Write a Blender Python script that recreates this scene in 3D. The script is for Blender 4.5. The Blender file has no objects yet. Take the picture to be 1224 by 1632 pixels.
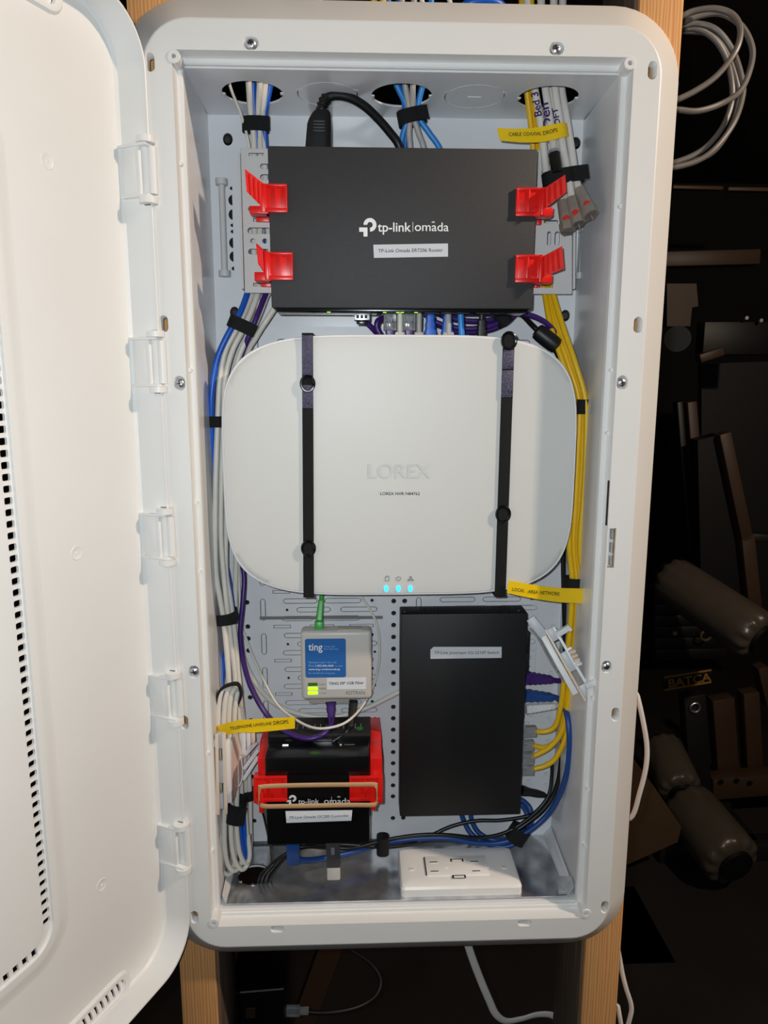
import bpy, bmesh, math, random
from mathutils import Vector, Matrix
random.seed(7)
SC = bpy.context.scene
COL = SC.collection

# ------------------------------------------------------------------ camera
CAM = Vector((-0.03808, -0.61278, 0.12848))
PITCH, YAW, ROLL, FPX = -0.17586, -0.03564, -0.00131, 1150.0
RC = Matrix.Rotation(YAW, 3, 'Z') @ Matrix.Rotation(PITCH, 3, 'X') @ Matrix.Rotation(ROLL, 3, 'Y')
cd = bpy.data.cameras.new('camera'); cd.sensor_fit = 'AUTO'; cd.sensor_width = 36.0
cd.lens = 36.0 * FPX / 1632.0; cd.clip_start = 0.01; cd.clip_end = 60
co = bpy.data.objects.new('camera', cd); COL.objects.link(co)
co.matrix_world = Matrix.Translation(CAM) @ (RC @ Matrix.Rotation(math.pi/2, 3, 'X')).to_4x4()
SC.camera = co

# ------------------------------------------------------------------ world, lights, exposure
w = bpy.data.worlds.new('world'); SC.world = w; w.use_nodes = True
w.node_tree.nodes['Background'].inputs[0].default_value = (1.0, 0.9, 0.8, 1)
w.node_tree.nodes['Background'].inputs[1].default_value = 0.02

def light(name, kind, loc, energy, color, size):
    l = bpy.data.lights.new(name, kind); l.energy = energy; l.color = color
    l.shadow_soft_size = size
    o = bpy.data.objects.new(name, l); COL.objects.link(o); o.location = loc
    return o
# the phone's flash beside the lens, and the basement's bare bulb up to the right
light('phone_flash', 'POINT', CAM + Vector((-0.018, -0.01, 0.016)), 9.4, (0.85, 0.94, 1.0), 0.004)
light('basement_bulb', 'POINT', Vector((1.25, -0.56, 0.96)), 66.0, (1.0, 0.80, 0.62), 0.04)

vs = SC.view_settings
vs.view_transform = 'Standard'; vs.look = 'None'; vs.exposure = 0.0; vs.gamma = 1.0; vs.use_curve_mapping = False

# ------------------------------------------------------------------ photo pixel -> point on a plane of the room
def ray(px, py):
    return RC @ Vector(((px-612)/FPX, 1.0, (816-py)/FPX))
def at(px, py, Y):
    d = ray(px, py); return CAM + d*((Y-CAM.y)/d.y)
def atz(px, py, Z):
    d = ray(px, py); return CAM + d*((Z-CAM.z)/d.z)
def atx(px, py, X):
    d = ray(px, py); return CAM + d*((X-CAM.x)/d.x)

# ------------------------------------------------------------------ materials
def s2l(c):
    return tuple(((v/255.0)/12.92 if v/255.0 <= .04045 else ((v/255.0+.055)/1.055)**2.4) for v in c)
MATS = {}
def mat(name, rgb, rough=.5, metal=0., var=.04, vscale=60., bump=0., bscale=300., emit=None, es=0., trans=0., spec=.5, coat=0., film=0.):
    m = bpy.data.materials.new(name); m.use_nodes = True
    nt = m.node_tree; b = nt.nodes['Principled BSDF']
    c = s2l(rgb)
    tc = nt.nodes.new('ShaderNodeTexCoord')
    n = nt.nodes.new('ShaderNodeTexNoise'); n.inputs['Scale'].default_value = vscale; n.inputs['Detail'].default_value = 3
    nt.links.new(tc.outputs['Object'], n.inputs['Vector'])
    r = nt.nodes.new('ShaderNodeValToRGB')
    r.color_ramp.elements[0].position = .3; r.color_ramp.elements[1].position = .7
    r.color_ramp.elements[0].color = tuple(max(0, v*(1-var)) for v in c)+(1,)
    r.color_ramp.elements[1].color = tuple(min(1, v*(1+var)) for v in c)+(1,)
    nt.links.new(n.outputs['Fac'], r.inputs['Fac']); nt.links.new(r.outputs['Color'], b.inputs['Base Color'])
    b.inputs['Roughness'].default_value = rough; b.inputs['Metallic'].default_value = metal
    b.inputs['Specular IOR Level'].default_value = spec
    if coat: b.inputs['Coat Weight'].default_value = coat; b.inputs['Coat Roughness'].default_value = .1
    if trans: b.inputs['Transmission Weight'].default_value = trans
    if film: b.inputs['Thin Film Thickness'].default_value = film; b.inputs['Thin Film IOR'].default_value = 1.6
    if emit: b.inputs['Emission Color'].default_value = s2l(emit)+(1,); b.inputs['Emission Strength'].default_value = es
    if bump:
        n2 = nt.nodes.new('ShaderNodeTexNoise'); n2.inputs['Scale'].default_value = bscale
        nt.links.new(tc.outputs['Object'], n2.inputs['Vector'])
        bp = nt.nodes.new('ShaderNodeBump'); bp.inputs['Strength'].default_value = bump; bp.inputs['Distance'].default_value = .001
        nt.links.new(n2.outputs['Fac'], bp.inputs['Height']); nt.links.new(bp.outputs['Normal'], b.inputs['Normal'])
    MATS[name] = m
    return m
def wood(name, a, bcol, scale):
    m = bpy.data.materials.new(name); m.use_nodes = True
    nt = m.node_tree; b = nt.nodes['Principled BSDF']
    tc = nt.nodes.new('ShaderNodeTexCoord'); mp = nt.nodes.new('ShaderNodeMapping')
    mp.inputs['Scale'].default_value = (scale, scale, scale*.05)
    nt.links.new(tc.outputs['Object'], mp.inputs['Vector'])
    wv = nt.nodes.new('ShaderNodeTexWave'); wv.inputs['Scale'].default_value = 2.; wv.inputs['Distortion'].default_value = 6.
    wv.inputs['Detail'].default_value = 3; wv.inputs['Detail Scale'].default_value = 1.5
    nt.links.new(mp.outputs['Vector'], wv.inputs['Vector'])
    r = nt.nodes.new('ShaderNodeValToRGB'); r.color_ramp.elements[0].color = s2l(a)+(1,); r.color_ramp.elements[1].color = s2l(bcol)+(1,)
    nt.links.new(wv.outputs['Fac'], r.inputs['Fac']); nt.links.new(r.outputs['Color'], b.inputs['Base Color'])
    b.inputs['Roughness'].default_value = .75
    MATS[name] = m

mat('shell', (232,231,228), .42, var=.012, vscale=15)
mat('shell_wall', (226,227,229), .25, var=.02, vscale=12)
mat('plate_grey', (222,223,226), .38, var=.02)
mat('bracket_grey', (206,205,203), .5, var=.02)
mat('galvanised', (200,201,204), .22, metal=.88, var=.35, vscale=38, bump=.12, bscale=90)
mat('steel', (205,208,212), .38, metal=1., var=.1)
mat('black_steel', (46,46,48), .55, var=.12, vscale=1500, bump=.25, bscale=2500)
mat('black_switch', (15,15,16), .5, var=.12, vscale=1500, bump=.2, bscale=2500)
mat('black_gloss', (14,14,15), .22, var=.1)
mat('black_matte', (15,15,16), .6, var=.1)
mat('black_rubber', (17,17,18), .45, var=.1)
mat('velcro', (10,10,11), .85, var=.2, vscale=900, bump=.5, bscale=1800)
mat('painted_strap_sheen', (90,86,104), .42, metal=1., var=.5, vscale=1800, bump=.6, bscale=1500, film=420.)  # lighter film colour that paints the flash glitter on the black straps
mat('nvr_white', (215,214,209), .45, var=.012, vscale=10)
mat('nvr_side', (190,191,192), .4)
mat('ont_white', (205,200,193), .38, var=.015, vscale=20)
mat('ont_base', (196,187,176), .5)
mat('sticker_blue', (38,104,176), .45, var=.02)
mat('label_white', (232,233,236), .5, var=.015)
mat('label_grey', (206,209,214), .5, var=.015)
mat('label_yellow', (250,206,8), .45, var=.02)
mat('ink_black', (18,18,20), .6)
mat('ink_white', (240,240,240), .6)
mat('ink_paleblue', (150,190,232), .6)
mat('ink_purple', (52,24,92), .6)
mat('ink_grey', (120,118,116), .6)
mat('red', (226,28,22), .33, var=.03)
mat('tan_rubber', (196,152,106), .55, var=.05)
mat('cab_white', (226,220,208), .42, var=.03)
mat('cab_grey', (178,174,168), .42, var=.03)
mat('coil_grey', (114,110,105), .42, var=.03)
mat('cab_blue', (22,92,196), .38, var=.03)
mat('cab_lightblue', (46,136,216), .38, var=.03)
mat('cab_navy', (24,68,136), .4, var=.03)
mat('cab_yellow', (232,186,22), .4, var=.04)
mat('cab_purple', (60,26,106), .38, var=.04)
mat('cab_black', (16,16,17), .35, var=.1)
mat('green_plug', (44,160,44), .35, var=.04)
mat('green_dot', (36,110,50), .4)
mat('coax_white', (228,222,214), .38, var=.02)
mat('conn_body', (164,155,143), .3, metal=.35, var=.1, vscale=120)
mat('conn_black', (20,18,17), .3, metal=.3)
mat('conn_red', (205,40,34), .45)
mat('clear_plastic', (225,228,230), .12, trans=.75, var=.02)
mat('clip_gold', (190,180,90), .3, metal=.7)
mat('white_plastic', (232,232,232), .4, var=.015)
mat('ivory_plastic', (226,208,188), .42, var=.02)
mat('pale_grey_plastic', (196,200,206), .4)
mat('outlet_white', (240,238,234), .36, var=.012)
mat('dark_slot', (20,18,18), .6)
mat('led_green', (150,230,20), .4, emit=(150,255,10), es=2.2)
mat('led_green_dim', (60,90,30), .4, emit=(90,150,20), es=.12)
mat('led_cyan', (60,200,240), .4, emit=(40,200,255), es=2.0)
mat('led_white', (235,235,235), .4, emit=(255,255,255), es=.8)
mat('usb_dark', (62,62,66), .45)
mat('usb_light', (200,196,190), .4)
mat('emboss', (207,206,201), .5)
wood('stud_wood', (232,174,112), (206,142,84), 55)
wood('stud_wood_dark', (120,98,80), (88,72,58), 45)
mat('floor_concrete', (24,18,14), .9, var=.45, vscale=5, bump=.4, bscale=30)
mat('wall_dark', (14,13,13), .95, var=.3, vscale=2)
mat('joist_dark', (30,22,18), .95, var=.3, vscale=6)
mat('foam_vinyl', (78,71,62), .32, var=.06, vscale=20, bump=.15, bscale=40)
mat('machine_beige', (84,66,48), .5, var=.06, vscale=8)
mat('machine_tan', (64,47,33), .5, var=.06, vscale=8)
mat('machine_grey', (24,24,26), .5, var=.1)
mat('machine_black', (9,9,10), .5)
mat('sign_gold', (150,110,50), .5)
mat('navy_cloth', (14,16,34), .9, var=.2)
mat('hole_blackout', (46,40,36), .9, var=.2, vscale=8)

# ------------------------------------------------------------------ object plumbing
WL = {}
def T(o, label=None, cat=None, group=None, kind=None):
    if label: o['label'] = label
    if cat: o['category'] = cat
    if group: o['group'] = group
    if kind: o['kind'] = kind
    return o
def link(o, parent, loc):
    COL.objects.link(o); WL[o] = Vector(loc)
    if parent is not None:
        o.parent = parent; o.location = Vector(loc) - WL[parent]
    else:
        o.location = loc
    return o
def root(name, loc, label, cat, group=None):
    o = bpy.data.objects.new(name, None); o.empty_display_size = .01
    link(o, None, loc); return T(o, label, cat, group)
def twin(o, delta, parent='same', name=None):
    """another object with the same mesh, moved by delta"""
    c = bpy.data.objects.new(name or o.name.split('.')[0], o.data)
    p = o.parent if parent == 'same' else parent
    return link(c, p, WL[o] + Vector(delta))

class MB:
    def __init__(s): s.v = []; s.f = []
    def add(s, vs, fs, M=None):
        k = len(s.v)
        for p in vs:
            p = Vector(p); s.v.append(M @ p if M is not None else p)
        for f in fs: s.f.append([i+k for i in f])
        return s
    def frombm(s, bm, M=None):
        bm.verts.index_update()
        s.add([v.co.copy() for v in bm.verts], [[v.index for v in f.verts] for f in bm.faces], M); bm.free(); return s
    def box(s, lo, hi, bev=0., M=None, seg=2):
        lo = Vector(lo); hi = Vector(hi)
        bm = bmesh.new(); bmesh.ops.create_cube(bm, size=1.)
        for v in bm.verts:
            v.co = Vector((lo[i] + (v.co[i]+.5)*(hi[i]-lo[i]) for i in range(3)))
        if bev: bmesh.ops.bevel(bm, geom=bm.edges[:], offset=bev, segments=seg, affect='EDGES', profile=.5)
        return s.frombm(bm, M)
    def bar(s, a, b, wd, th, bev=0., nrm=(0,-1,0)):
        """box from a to b, wd across, th along the normal"""
        a = Vector(a); b = Vector(b); d = b-a; L = d.length; x = d/L
        n = Vector(nrm); n = (n - x*n.dot(x)).normalized(); z = x.cross(n)
        M = Matrix((( x.x, n.x, z.x, a.x), (x.y, n.y, z.y, a.y), (x.z, n.z, z.z, a.z), (0,0,0,1)))
        return s.box((0,-th/2,-wd/2), (L,th/2,wd/2), bev, M)
    def cyl(s, a, b, r, r2=None, seg=16, cap=True):
        a = Vector(a); b = Vector(b); r2 = r if r2 is None else r2
        d = (b-a).normalized(); u = d.orthogonal().normalized(); q = d.cross(u)
        vs = []
        for p, rr in ((a, r), (b, r2)):
            for i in range(seg):
                t = 2*math.pi*i/seg; vs.append(p + u*math.cos(t)*rr + q*math.sin(t)*rr)
        fs = [[i, (i+1) % seg, seg+(i+1) % seg, seg+i] for i in range(seg)]
        if cap: fs += [list(range(seg))[::-1], list(range(seg, 2*seg))]
        return s.add(vs, fs)
    def tube(s, pts, r, seg=10, closed=False, flat=1., flatdir=None):
        pts = [Vector(p) for p in pts]; n = len(pts); vs = []; u = None
        for i, p in enumerate(pts):
            if closed: d = pts[(i+1) % n] - pts[i-1]
            else: d = pts[min(i+1, n-1)] - pts[max(i-1, 0)]
            d.normalize()
            if flatdir is not None: u = Vector(flatdir)
            elif u is None: u = d.orthogonal()
            u = (u - d*u.dot(d)).normalized(); q = d.cross(u)
            rr = r[i] if isinstance(r, (list, tuple)) else r
            for k in range(seg):
                t = 2*math.pi*k/seg
                vs.append(p + u*math.cos(t)*rr + q*math.sin(t)*rr*flat)
        m = n if closed else n-1; fs = []
        for i in range(m):
            j = (i+1) % n
            for k in range(seg):
                l = (k+1) % seg; fs.append([i*seg+k, i*seg+l, j*seg+l, j*seg+k])
        if not closed: fs += [list(range(seg))[::-1], list(range((n-1)*seg, n*seg))]
        return s.add(vs, fs)
    def loft(s, rings, cap0=False, cap1=False):
        n = len(rings[0]); vs = [p for r in rings for p in r]; fs = []
        for i in range(len(rings)-1):
            for k in range(n):
                l = (k+1) % n; fs.append([i*n+k, i*n+l, (i+1)*n+l, (i+1)*n+k])
        if cap0: fs.append(list(range(n))[::-1])
        if cap1: fs.append(list(range((len(rings)-1)*n, len(rings)*n)))
        return s.add(vs, fs)
    def quad(s, pts, th, nrm=(0,1,0)):
        """polygon given thickness along nrm"""
        n = len(pts); k = Vector(nrm)*th
        return s.add([Vector(p) for p in pts] + [Vector(p)+k for p in pts],
                     [list(range(n)), list(range(n, 2*n))[::-1]] + [[i, n+i, n+(i+1) % n, (i+1) % n] for i in range(n)])
    def build(s, name, m, parent=None, sharp=35., smooth=True, M=None):
        vs = [M @ v for v in s.v] if M is not None else s.v
        lo = Vector([min(v[i] for v in vs) for i in range(3)]); hi = Vector([max(v[i] for v in vs) for i in range(3)])
        c = (lo+hi)/2
        me = bpy.data.meshes.new(name); me.from_pydata([tuple(v-c) for v in vs], [], s.f)
        bm = bmesh.new(); bm.from_mesh(me); bmesh.ops.recalc_face_normals(bm, faces=bm.faces[:]); bm.to_mesh(me); bm.free()
        me.materials.append(MATS[m])
        if smooth:
            me.polygons.foreach_set('use_smooth', [True]*len(me.polygons)); me.set_sharp_from_angle(angle=math.radians(sharp))
        o = bpy.data.objects.new(name, me)
        return link(o, parent, c)

# flat plates with real holes: 2D outlines filled and extruded
FRONT = Matrix(((1,0,0,0), (0,0,-1,0), (0,1,0,0), (0,0,0,1)))      # x->X, y->Z, z->-Y
def cutplate(outlines, th, bev=0.):
    cu = bpy.data.curves.new('tmp', 'CURVE'); cu.dimensions = '2D'; cu.fill_mode = 'BOTH'
    cu.extrude = max(th/2-bev, 0); cu.bevel_depth = bev; cu.bevel_resolution = 1
    for o in outlines:
        sp = cu.splines.new('POLY'); sp.points.add(len(o)-1); sp.use_cyclic_u = True
        for p, q in zip(sp.points, o): p.co = (q[0], q[1], 0, 1)
    ob = bpy.data.objects.new('tmp', cu); me = bpy.data.meshes.new_from_object(ob)
    vs = [v.co.copy() for v in me.vertices]; fs = [list(p.vertices) for p in me.polygons]
    bpy.data.objects.remove(ob); bpy.data.curves.remove(cu); bpy.data.meshes.remove(me)
    m = MB(); m.v = vs; m.f = fs
    return m
def rrect(x0, x1, y0, y1, r, seg=6):
    out = []
    for cx, cy, a0 in ((x1-r, y1-r, 0), (x0+r, y1-r, 90), (x0+r, y0+r, 180), (x1-r, y0+r, 270)):
        for i in range(seg+1):
            a = math.radians(a0+90*i/seg); out.append((cx+r*math.cos(a), cy+r*math.sin(a)))
    return out
def rect(x0, x1, y0, y1): return [(x1,y1),(x0,y1),(x0,y0),(x1,y0)]
def circ(cx, cy, r, n=12, ry=None):
    ry = r if ry is None else ry
    return [(cx+r*math.cos(2*math.pi*i/n), cy+ry*math.sin(2*math.pi*i/n)) for i in range(n)]
def stad(cx, cy, L, wd, ang=0., seg=8):
    r = wd/2; h = L/2-r; out = []
    for sx, a0 in ((h, -90), (-h, 90)):
        for i in range(seg+1):
            a = math.radians(a0+180*i/seg); out.append((sx+r*math.cos(a), r*math.sin(a)))
    c, s_ = math.cos(ang), math.sin(ang)
    return [(cx+x*c-y*s_, cy+x*s_+y*c) for x, y in out]

def smooth_path(P, sub=6):
    P = [Vector(p) for p in P]
    if len(P) < 3: return P
    out = []; n = len(P)
    for i in range(n-1):
        p0 = P[i-1] if i else P[0]*2-P[1]; p1 = P[i]; p2 = P[i+1]; p3 = P[i+2] if i+2 < n else P[-1]*2-P[-2]
        for k in range(sub):
            t = k/sub
            out.append(.5*((2*p1)+(p2-p0)*t+(2*p0-5*p1+4*p2-p3)*t*t+(3*p1-p0-3*p2+p3)*t**3))
    out.append(P[-1]); return out
def pxpath(pts, sub=6):
    return smooth_path([p if isinstance(p, Vector) else at(*p) for p in pts], sub)
def cable(name, label, pts, r, m, group=None, cat='cable', parent=None, sub=6, seg=10):
    if not isinstance(pts[0], Vector) and pts[0][1] == -140:      # runs on up to the ceiling
        p = at(*pts[0]); pts = [Vector((p.x, p.y, 1.09)), Vector((p.x, p.y, .8))] + list(pts)
    o = MB().tube(pxpath(pts, sub), r, seg).build(name, m, parent, sharp=60)
    if parent is None: T(o, label, cat, group)
    return o

def text(body, parent, p0, p1, Y, m, hs=1., bold=0., name='lettering', ex=.00012, M=None, res=3):
    """lettering whose baseline runs from photo point p0 to p1 on plane Y (or local points when M is given)"""
    cu = bpy.data.curves.new('tmp', 'FONT'); cu.body = body; cu.size = 1.; cu.resolution_u = res; cu.offset = bold
    cu.fill_mode = 'FRONT'
    ob = bpy.data.objects.new('tmp', cu); me = bpy.data.meshes.new_from_object(ob)
    vs = [v.co.copy() for v in me.vertices]; fs = [list(p.vertices) for p in me.polygons]
    bpy.data.objects.remove(ob); bpy.data.curves.remove(cu); bpy.data.meshes.remove(me)
    x0 = min(v.x for v in vs); x1 = max(v.x for v in vs)
    Y0, Y1 = Y if isinstance(Y, tuple) else (Y, Y)
    if M is None: a = at(p0[0], p0[1], Y0); b = at(p1[0], p1[1], Y1)
    else: a = Vector(p0); b = Vector(p1)
    d = b-a; k = d.length/(x1-x0); x = d.normalized(); n = Vector((0,-1,0)); up = n.cross(x)
    mb = MB()
    mb.v = [a + x*((v.x-x0)*k) + up*(v.y*k*hs) + n*ex for v in vs]
    mb.f = fs
    return mb.build(name, m, parent, smooth=False, M=M)

# ================================================================== the room
ZF = -1.36
def struct(o): o['kind'] = 'structure'; return o
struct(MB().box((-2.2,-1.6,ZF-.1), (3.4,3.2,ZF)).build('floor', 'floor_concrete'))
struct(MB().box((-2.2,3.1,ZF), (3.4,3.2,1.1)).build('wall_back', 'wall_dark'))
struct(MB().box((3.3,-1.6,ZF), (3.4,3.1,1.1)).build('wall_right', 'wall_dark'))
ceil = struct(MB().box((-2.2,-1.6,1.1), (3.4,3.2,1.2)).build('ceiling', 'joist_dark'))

# studs of the open partition that carries the box
YS = .0245
def stud(a, b, label):
    o = root('wall_stud', ((a+b)/2, YS+.045, ZF), label, 'stud', 'studs of the open partition')
    MB().box((a, YS, ZF), (b, YS+.089, 1.1), .0015).build('timber', 'stud_wood', o)
    x = b if a < 0 else a-.003
    f = MB().box((x, YS+.004, ZF), (x+.003, YS+.088, 1.1), .001).build('side_face', 'stud_wood_dark', o)  # thin darker grey-brown layer along the stud's inner side
    f['label'] = 'grey-brown rough side of the stud'
    return o
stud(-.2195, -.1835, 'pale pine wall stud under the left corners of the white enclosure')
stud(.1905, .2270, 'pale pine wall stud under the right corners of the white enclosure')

# ================================================================== the enclosure
E = root('wiring_enclosure', (0, .06, -.42), 'tall white plastic in-wall wiring enclosure with its door swung open to the left', 'enclosure')
FW, FH = .2016, .4026          # flange face half sizes
OW, OH = .2255, .4275          # outer half sizes at the wall
HW, HH = .180, .381            # opening half sizes
# screws and slots of the flange (photo positions on the face plane)
screw_px = [(400,73), (887,80), (286,611), (990,610), (309,1071), (967,1063)]
slot_px = [(239,99,1), (1040,112,1), (261,516,1), (1017,518,1), (294,1152,1), (981,1139,1), (310,1462,1), (964,1446,1), (442,1478,0), (836,1470,0)]
boss_px = [(277,90), (1004,101), (341,1471), (934,1456)]
def fp(px, py, hw_, hh_):
    p = at(px, py, 0)
    if abs(p.z) < HH: p.x = math.copysign(max(abs(p.x), HW+hw_+.0007), p.x)
    else: p.z = math.copysign(max(abs(p.z), HH+hh_+.0007), p.z)
    return p
def sp(px, py): return fp(px, py, .0047, .0047)
def lp(px, py, v): return fp(px, py, .0036, .0068 if v else .0036)
holes = []
for px, py in screw_px:
    p = sp(px, py); holes.append(stad(p.x, p.z, .0122, .0094, math.pi/2 if 500 < py < 1200 else 0))
for px, py, v in slot_px:
    p = lp(px, py, v); holes.append(stad(p.x, p.z, .0135, .0072, math.pi/2 if v else 0))
lw0 = at(976, 842, 0); lw1 = at(974, 905, 0)
holes.append(rect(lw1.x-.0035, lw0.x+.0035, lw1.z, lw0.z))
face = cutplate([rrect(-FW, FW, -FH, FH, .035, 10), rrect(-HW, HW, -HH, HH, .002, 2)] + holes, .0016).build(
    'flange_face', 'shell', E, M=Matrix.Translation((0,.0008,0)) @ FRONT)
def ring3(w_, h_, r, y, seg=10): return [Vector((x, y, z)) for x, z in rrect(-w_, w_, -h_, h_, r, seg)]
MB().loft([ring3(FW, FH, .035, 0), ring3(FW+.0012, FH+.0012, .0362, .0004), ring3(OW-.0016, OH-.0016, .055, .0200), ring3(OW, OH, .056, .0220), ring3(OW, OH, .056, .0240), ring3(OW-.004, OH-.004, .054, .0240)]).build('flange_bevel', 'shell', E, sharp=20)
# stepped lip round the opening
MB().loft([ring3(HW, HH, .002, .0002, 2), ring3(HW-.0006, HH-.0006, .002, .0110, 2), ring3(HW-.0012, HH-.0012, .002, .0128, 2), ring3(HW-.0040, HH-.0040, .002, .0128, 2), ring3(HW-.0050, HH-.0050, .002, .0140, 2), ring3(HW-.0052, HH-.0052, .002, .019, 2)]).build('opening_lip', 'shell', E, sharp=25)
for px, py in boss_px:
    p = at(px, py, 0)
    m = MB(); n = 16
    m.loft([[Vector((p.x+r*math.cos(2*math.pi*i/n), y, p.z+r*math.sin(2*math.pi*i/n))) for i in range(n)] for r, y in ((.0050,.0128),(.0050,-.0004),(.0046,-.0008),(.0018,-.0008),(.0016,.006))], cap1=True)
    m.build('corner_boss', 'shell', E)
# small bumps along the lip
for px, py in [(281,262),(287,590),(302,800),(313,910),(322,1200),(331,1355),(986,330),(979,590),(972,690),(961,1110),(953,1255),(945,1345)]:
    p = at(px, py, .0118)
    x = -HW+.0012 if px < 600 else HW-.0012
    MB().cyl((x, .0085, p.z), (x, .0129, p.z), .0017, .0017, 10).build('lip_bump', 'shell', E)
# countersunk cups behind screws and slots, and the screws themselves
scr = None
for px, py in screw_px:
    p = sp(px, py)
    ang = math.pi/2 if 500 < py < 1200 else 0
    o1 = stad(p.x, p.z, .0122, .0094, ang); o2 = stad(p.x, p.z, .0095, .0070, ang)
    MB().loft([[Vector((x,.0002,z)) for x, z in o1], [Vector((x,.0035,z)) for x, z in o2]], cap1=True).build('screw_seat', 'shell', E)
    if scr is None:
        m = MB(); n = 18
        m.loft([[Vector((p.x+r*math.cos(2*math.pi*i/n), y, p.z+r*math.sin(2*math.pi*i/n))) for i in range(n)] for r, y in ((.0044,.0034),(.0044,.0022),(.0036,.0006),(.0018,-.0004))], cap1=True)
        scr = m.build('screw', 'steel', E); p_scr = p
        x1 = MB().bar((p.x-.0022,-.00035,p.z-.0005), (p.x+.0022,-.00035,p.z+.0005), .0008, .0004).bar((p.x+.0005,-.00035,p.z-.0022), (p.x-.0005,-.00035,p.z+.0022), .0008, .0004).build('cross_slot', 'dark_slot', scr)
    else:
        s2 = twin(scr, p-p_scr); twin(x1, p-p_scr, s2)
for px, py, v in slot_px:
    p = lp(px, py, v); a = math.pi/2 if v else 0
    MB().loft([[Vector((x,.0002,z)) for x, z in stad(p.x, p.z, .0135, .0072, a)], [Vector((x,.0030,z)) for x, z in stad(p.x, p.z, .0112, .0050, a)], [Vector((x,.008,z)) for x, z in stad(p.x, p.z, .0105, .0044, a)]]).build('slot_cup', 'shell', E)
# latch window with three clear ribs
cx = (lw0.x+lw1.x)/2
MB().box((lw1.x-.0035,.0055,lw1.z), (lw0.x+.0035,.0068,lw0.z)).build('latch_recess', 'shell', E)
for k in range(3):
    z = lw0.z + (lw1.z-lw0.z)*(k+.5)/3
    MB().box((lw1.x-.0012,.0012,z-.0045), (lw0.x+.0024,.0055,z+.0045), .0008).build('latch_tooth', 'clear_plastic', E)
a = at(968, 765, .006); b = at(966, 836, .006)
MB().box((HW-.0012,.0015,b.z), (HW-.0002,.0036,a.z)).build('latch_gap', 'dark_slot', E)

# inner box
BX, BZ, YB = .1765, .3735, .118
XI, ZI = HW-.0052, HH-.0052
def wallq(pts, name, nrm, m='shell_wall'): return MB().quad(pts, .0016, nrm).build(name, m, E)
for s in (-1, 1):
    wallq([(s*XI,.018,-ZI), (s*BX,YB,-BZ), (s*BX,YB,BZ), (s*XI,.018,ZI)], 'side_wall', (s,0,0))
# top wall with five round knock-outs
ZT = (ZI+BZ)/2
ko = []
for px, py in ((403,149), (522,149), (640,153), (757,152), (877,150)):
    p = atz(px, py, ZT); ko.append((p.x, .066))
RK = .0262
tops = [rect(-BX, BX, .017, YB)]
for i, (x, y) in enumerate(ko): tops.append(circ(x, y, RK, 36))
cutplate(tops, .0016).build('top_wall', 'shell_wall', E, M=Matrix.Translation((0,0,ZT+.0008)))
for i in (1, 3):
    x, y = ko[i]
    d = cutplate([circ(x, y, RK-.0009, 36)] + ([rect(x-.006, x+.006, y-.0013, y+.0013)] if i == 3 else []), .0012).build('knockout_disc', 'shell_wall', E, M=Matrix.Translation((0,0,ZT+.0006)))
    for ang in (80, 200, 340):
        q = Vector((x+RK*math.cos(math.radians(ang)), y+RK*math.sin(math.radians(ang)), ZT+.0004))
        MB().box(q-Vector((.002,.002,.0005)), q+Vector((.002,.002,.0005))).build('knockout_tab', 'shell_wall', d)
for i in (0, 2, 4):
    x, y = ko[i]
    for ang in (0, 175):
        q = Vector((x+(RK-.0012)*math.cos(math.radians(ang)), y+(RK-.0012)*math.sin(math.radians(ang)), ZT))
        MB().box(q-Vector((.0014,.0022,.0006)), q+Vector((.0014,.0022,.0006)), .0003).build('knockout_tab', 'shell', E)
# bottom: white sill and the galvanised floor plate with its cable hole
ZB = -ZT
hp = atz(405, 1394, ZB+.002)
fl = cutplate([rect(-BX+.006, BX-.008, .0195, YB-.001), circ(hp.x, hp.y, .0165, 24)], .0012).build('floor_plate', 'galvanised', E, M=Matrix.Translation((0,0,ZB+.002)))
fl['label'] = 'shiny galvanised metal floor plate'
for k in range(7):
    a = 2*math.pi*(k+.3)/7; q = Vector((hp.x+.0163*math.cos(a), hp.y+.0163*math.sin(a), ZB+.0025))
    MB().box(q-Vector((.0016,.0012,.0004)), q+Vector((.0016,.0012,.0008)), .0003).build('hole_burr', 'steel', fl)
cutplate([rect(-BX, BX, .017, YB), circ(hp.x, hp.y, .0175, 24)], .0016).build('bottom_wall', 'shell_wall', E, M=Matrix.Translation((0,0,ZB-.0008)))
MB().quad([(BX-.009,.02,ZB+.0026), (BX-.009,YB,ZB+.0026), (BX-.0005,YB,ZB+.014), (BX-.0035,.02,ZB+.012)], .0006, (0,0,-1)).build('corner_fillet', 'shell_wall', E)
MB().quad([(-BX+.007,.02,ZB+.0026), (-BX+.007,YB,ZB+.0026), (-BX+.0005,YB,ZB+.014), (-BX+.0035,.02,ZB+.012)], .0006, (0,0,-1)).build('corner_fillet', 'shell_wall', E)
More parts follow.
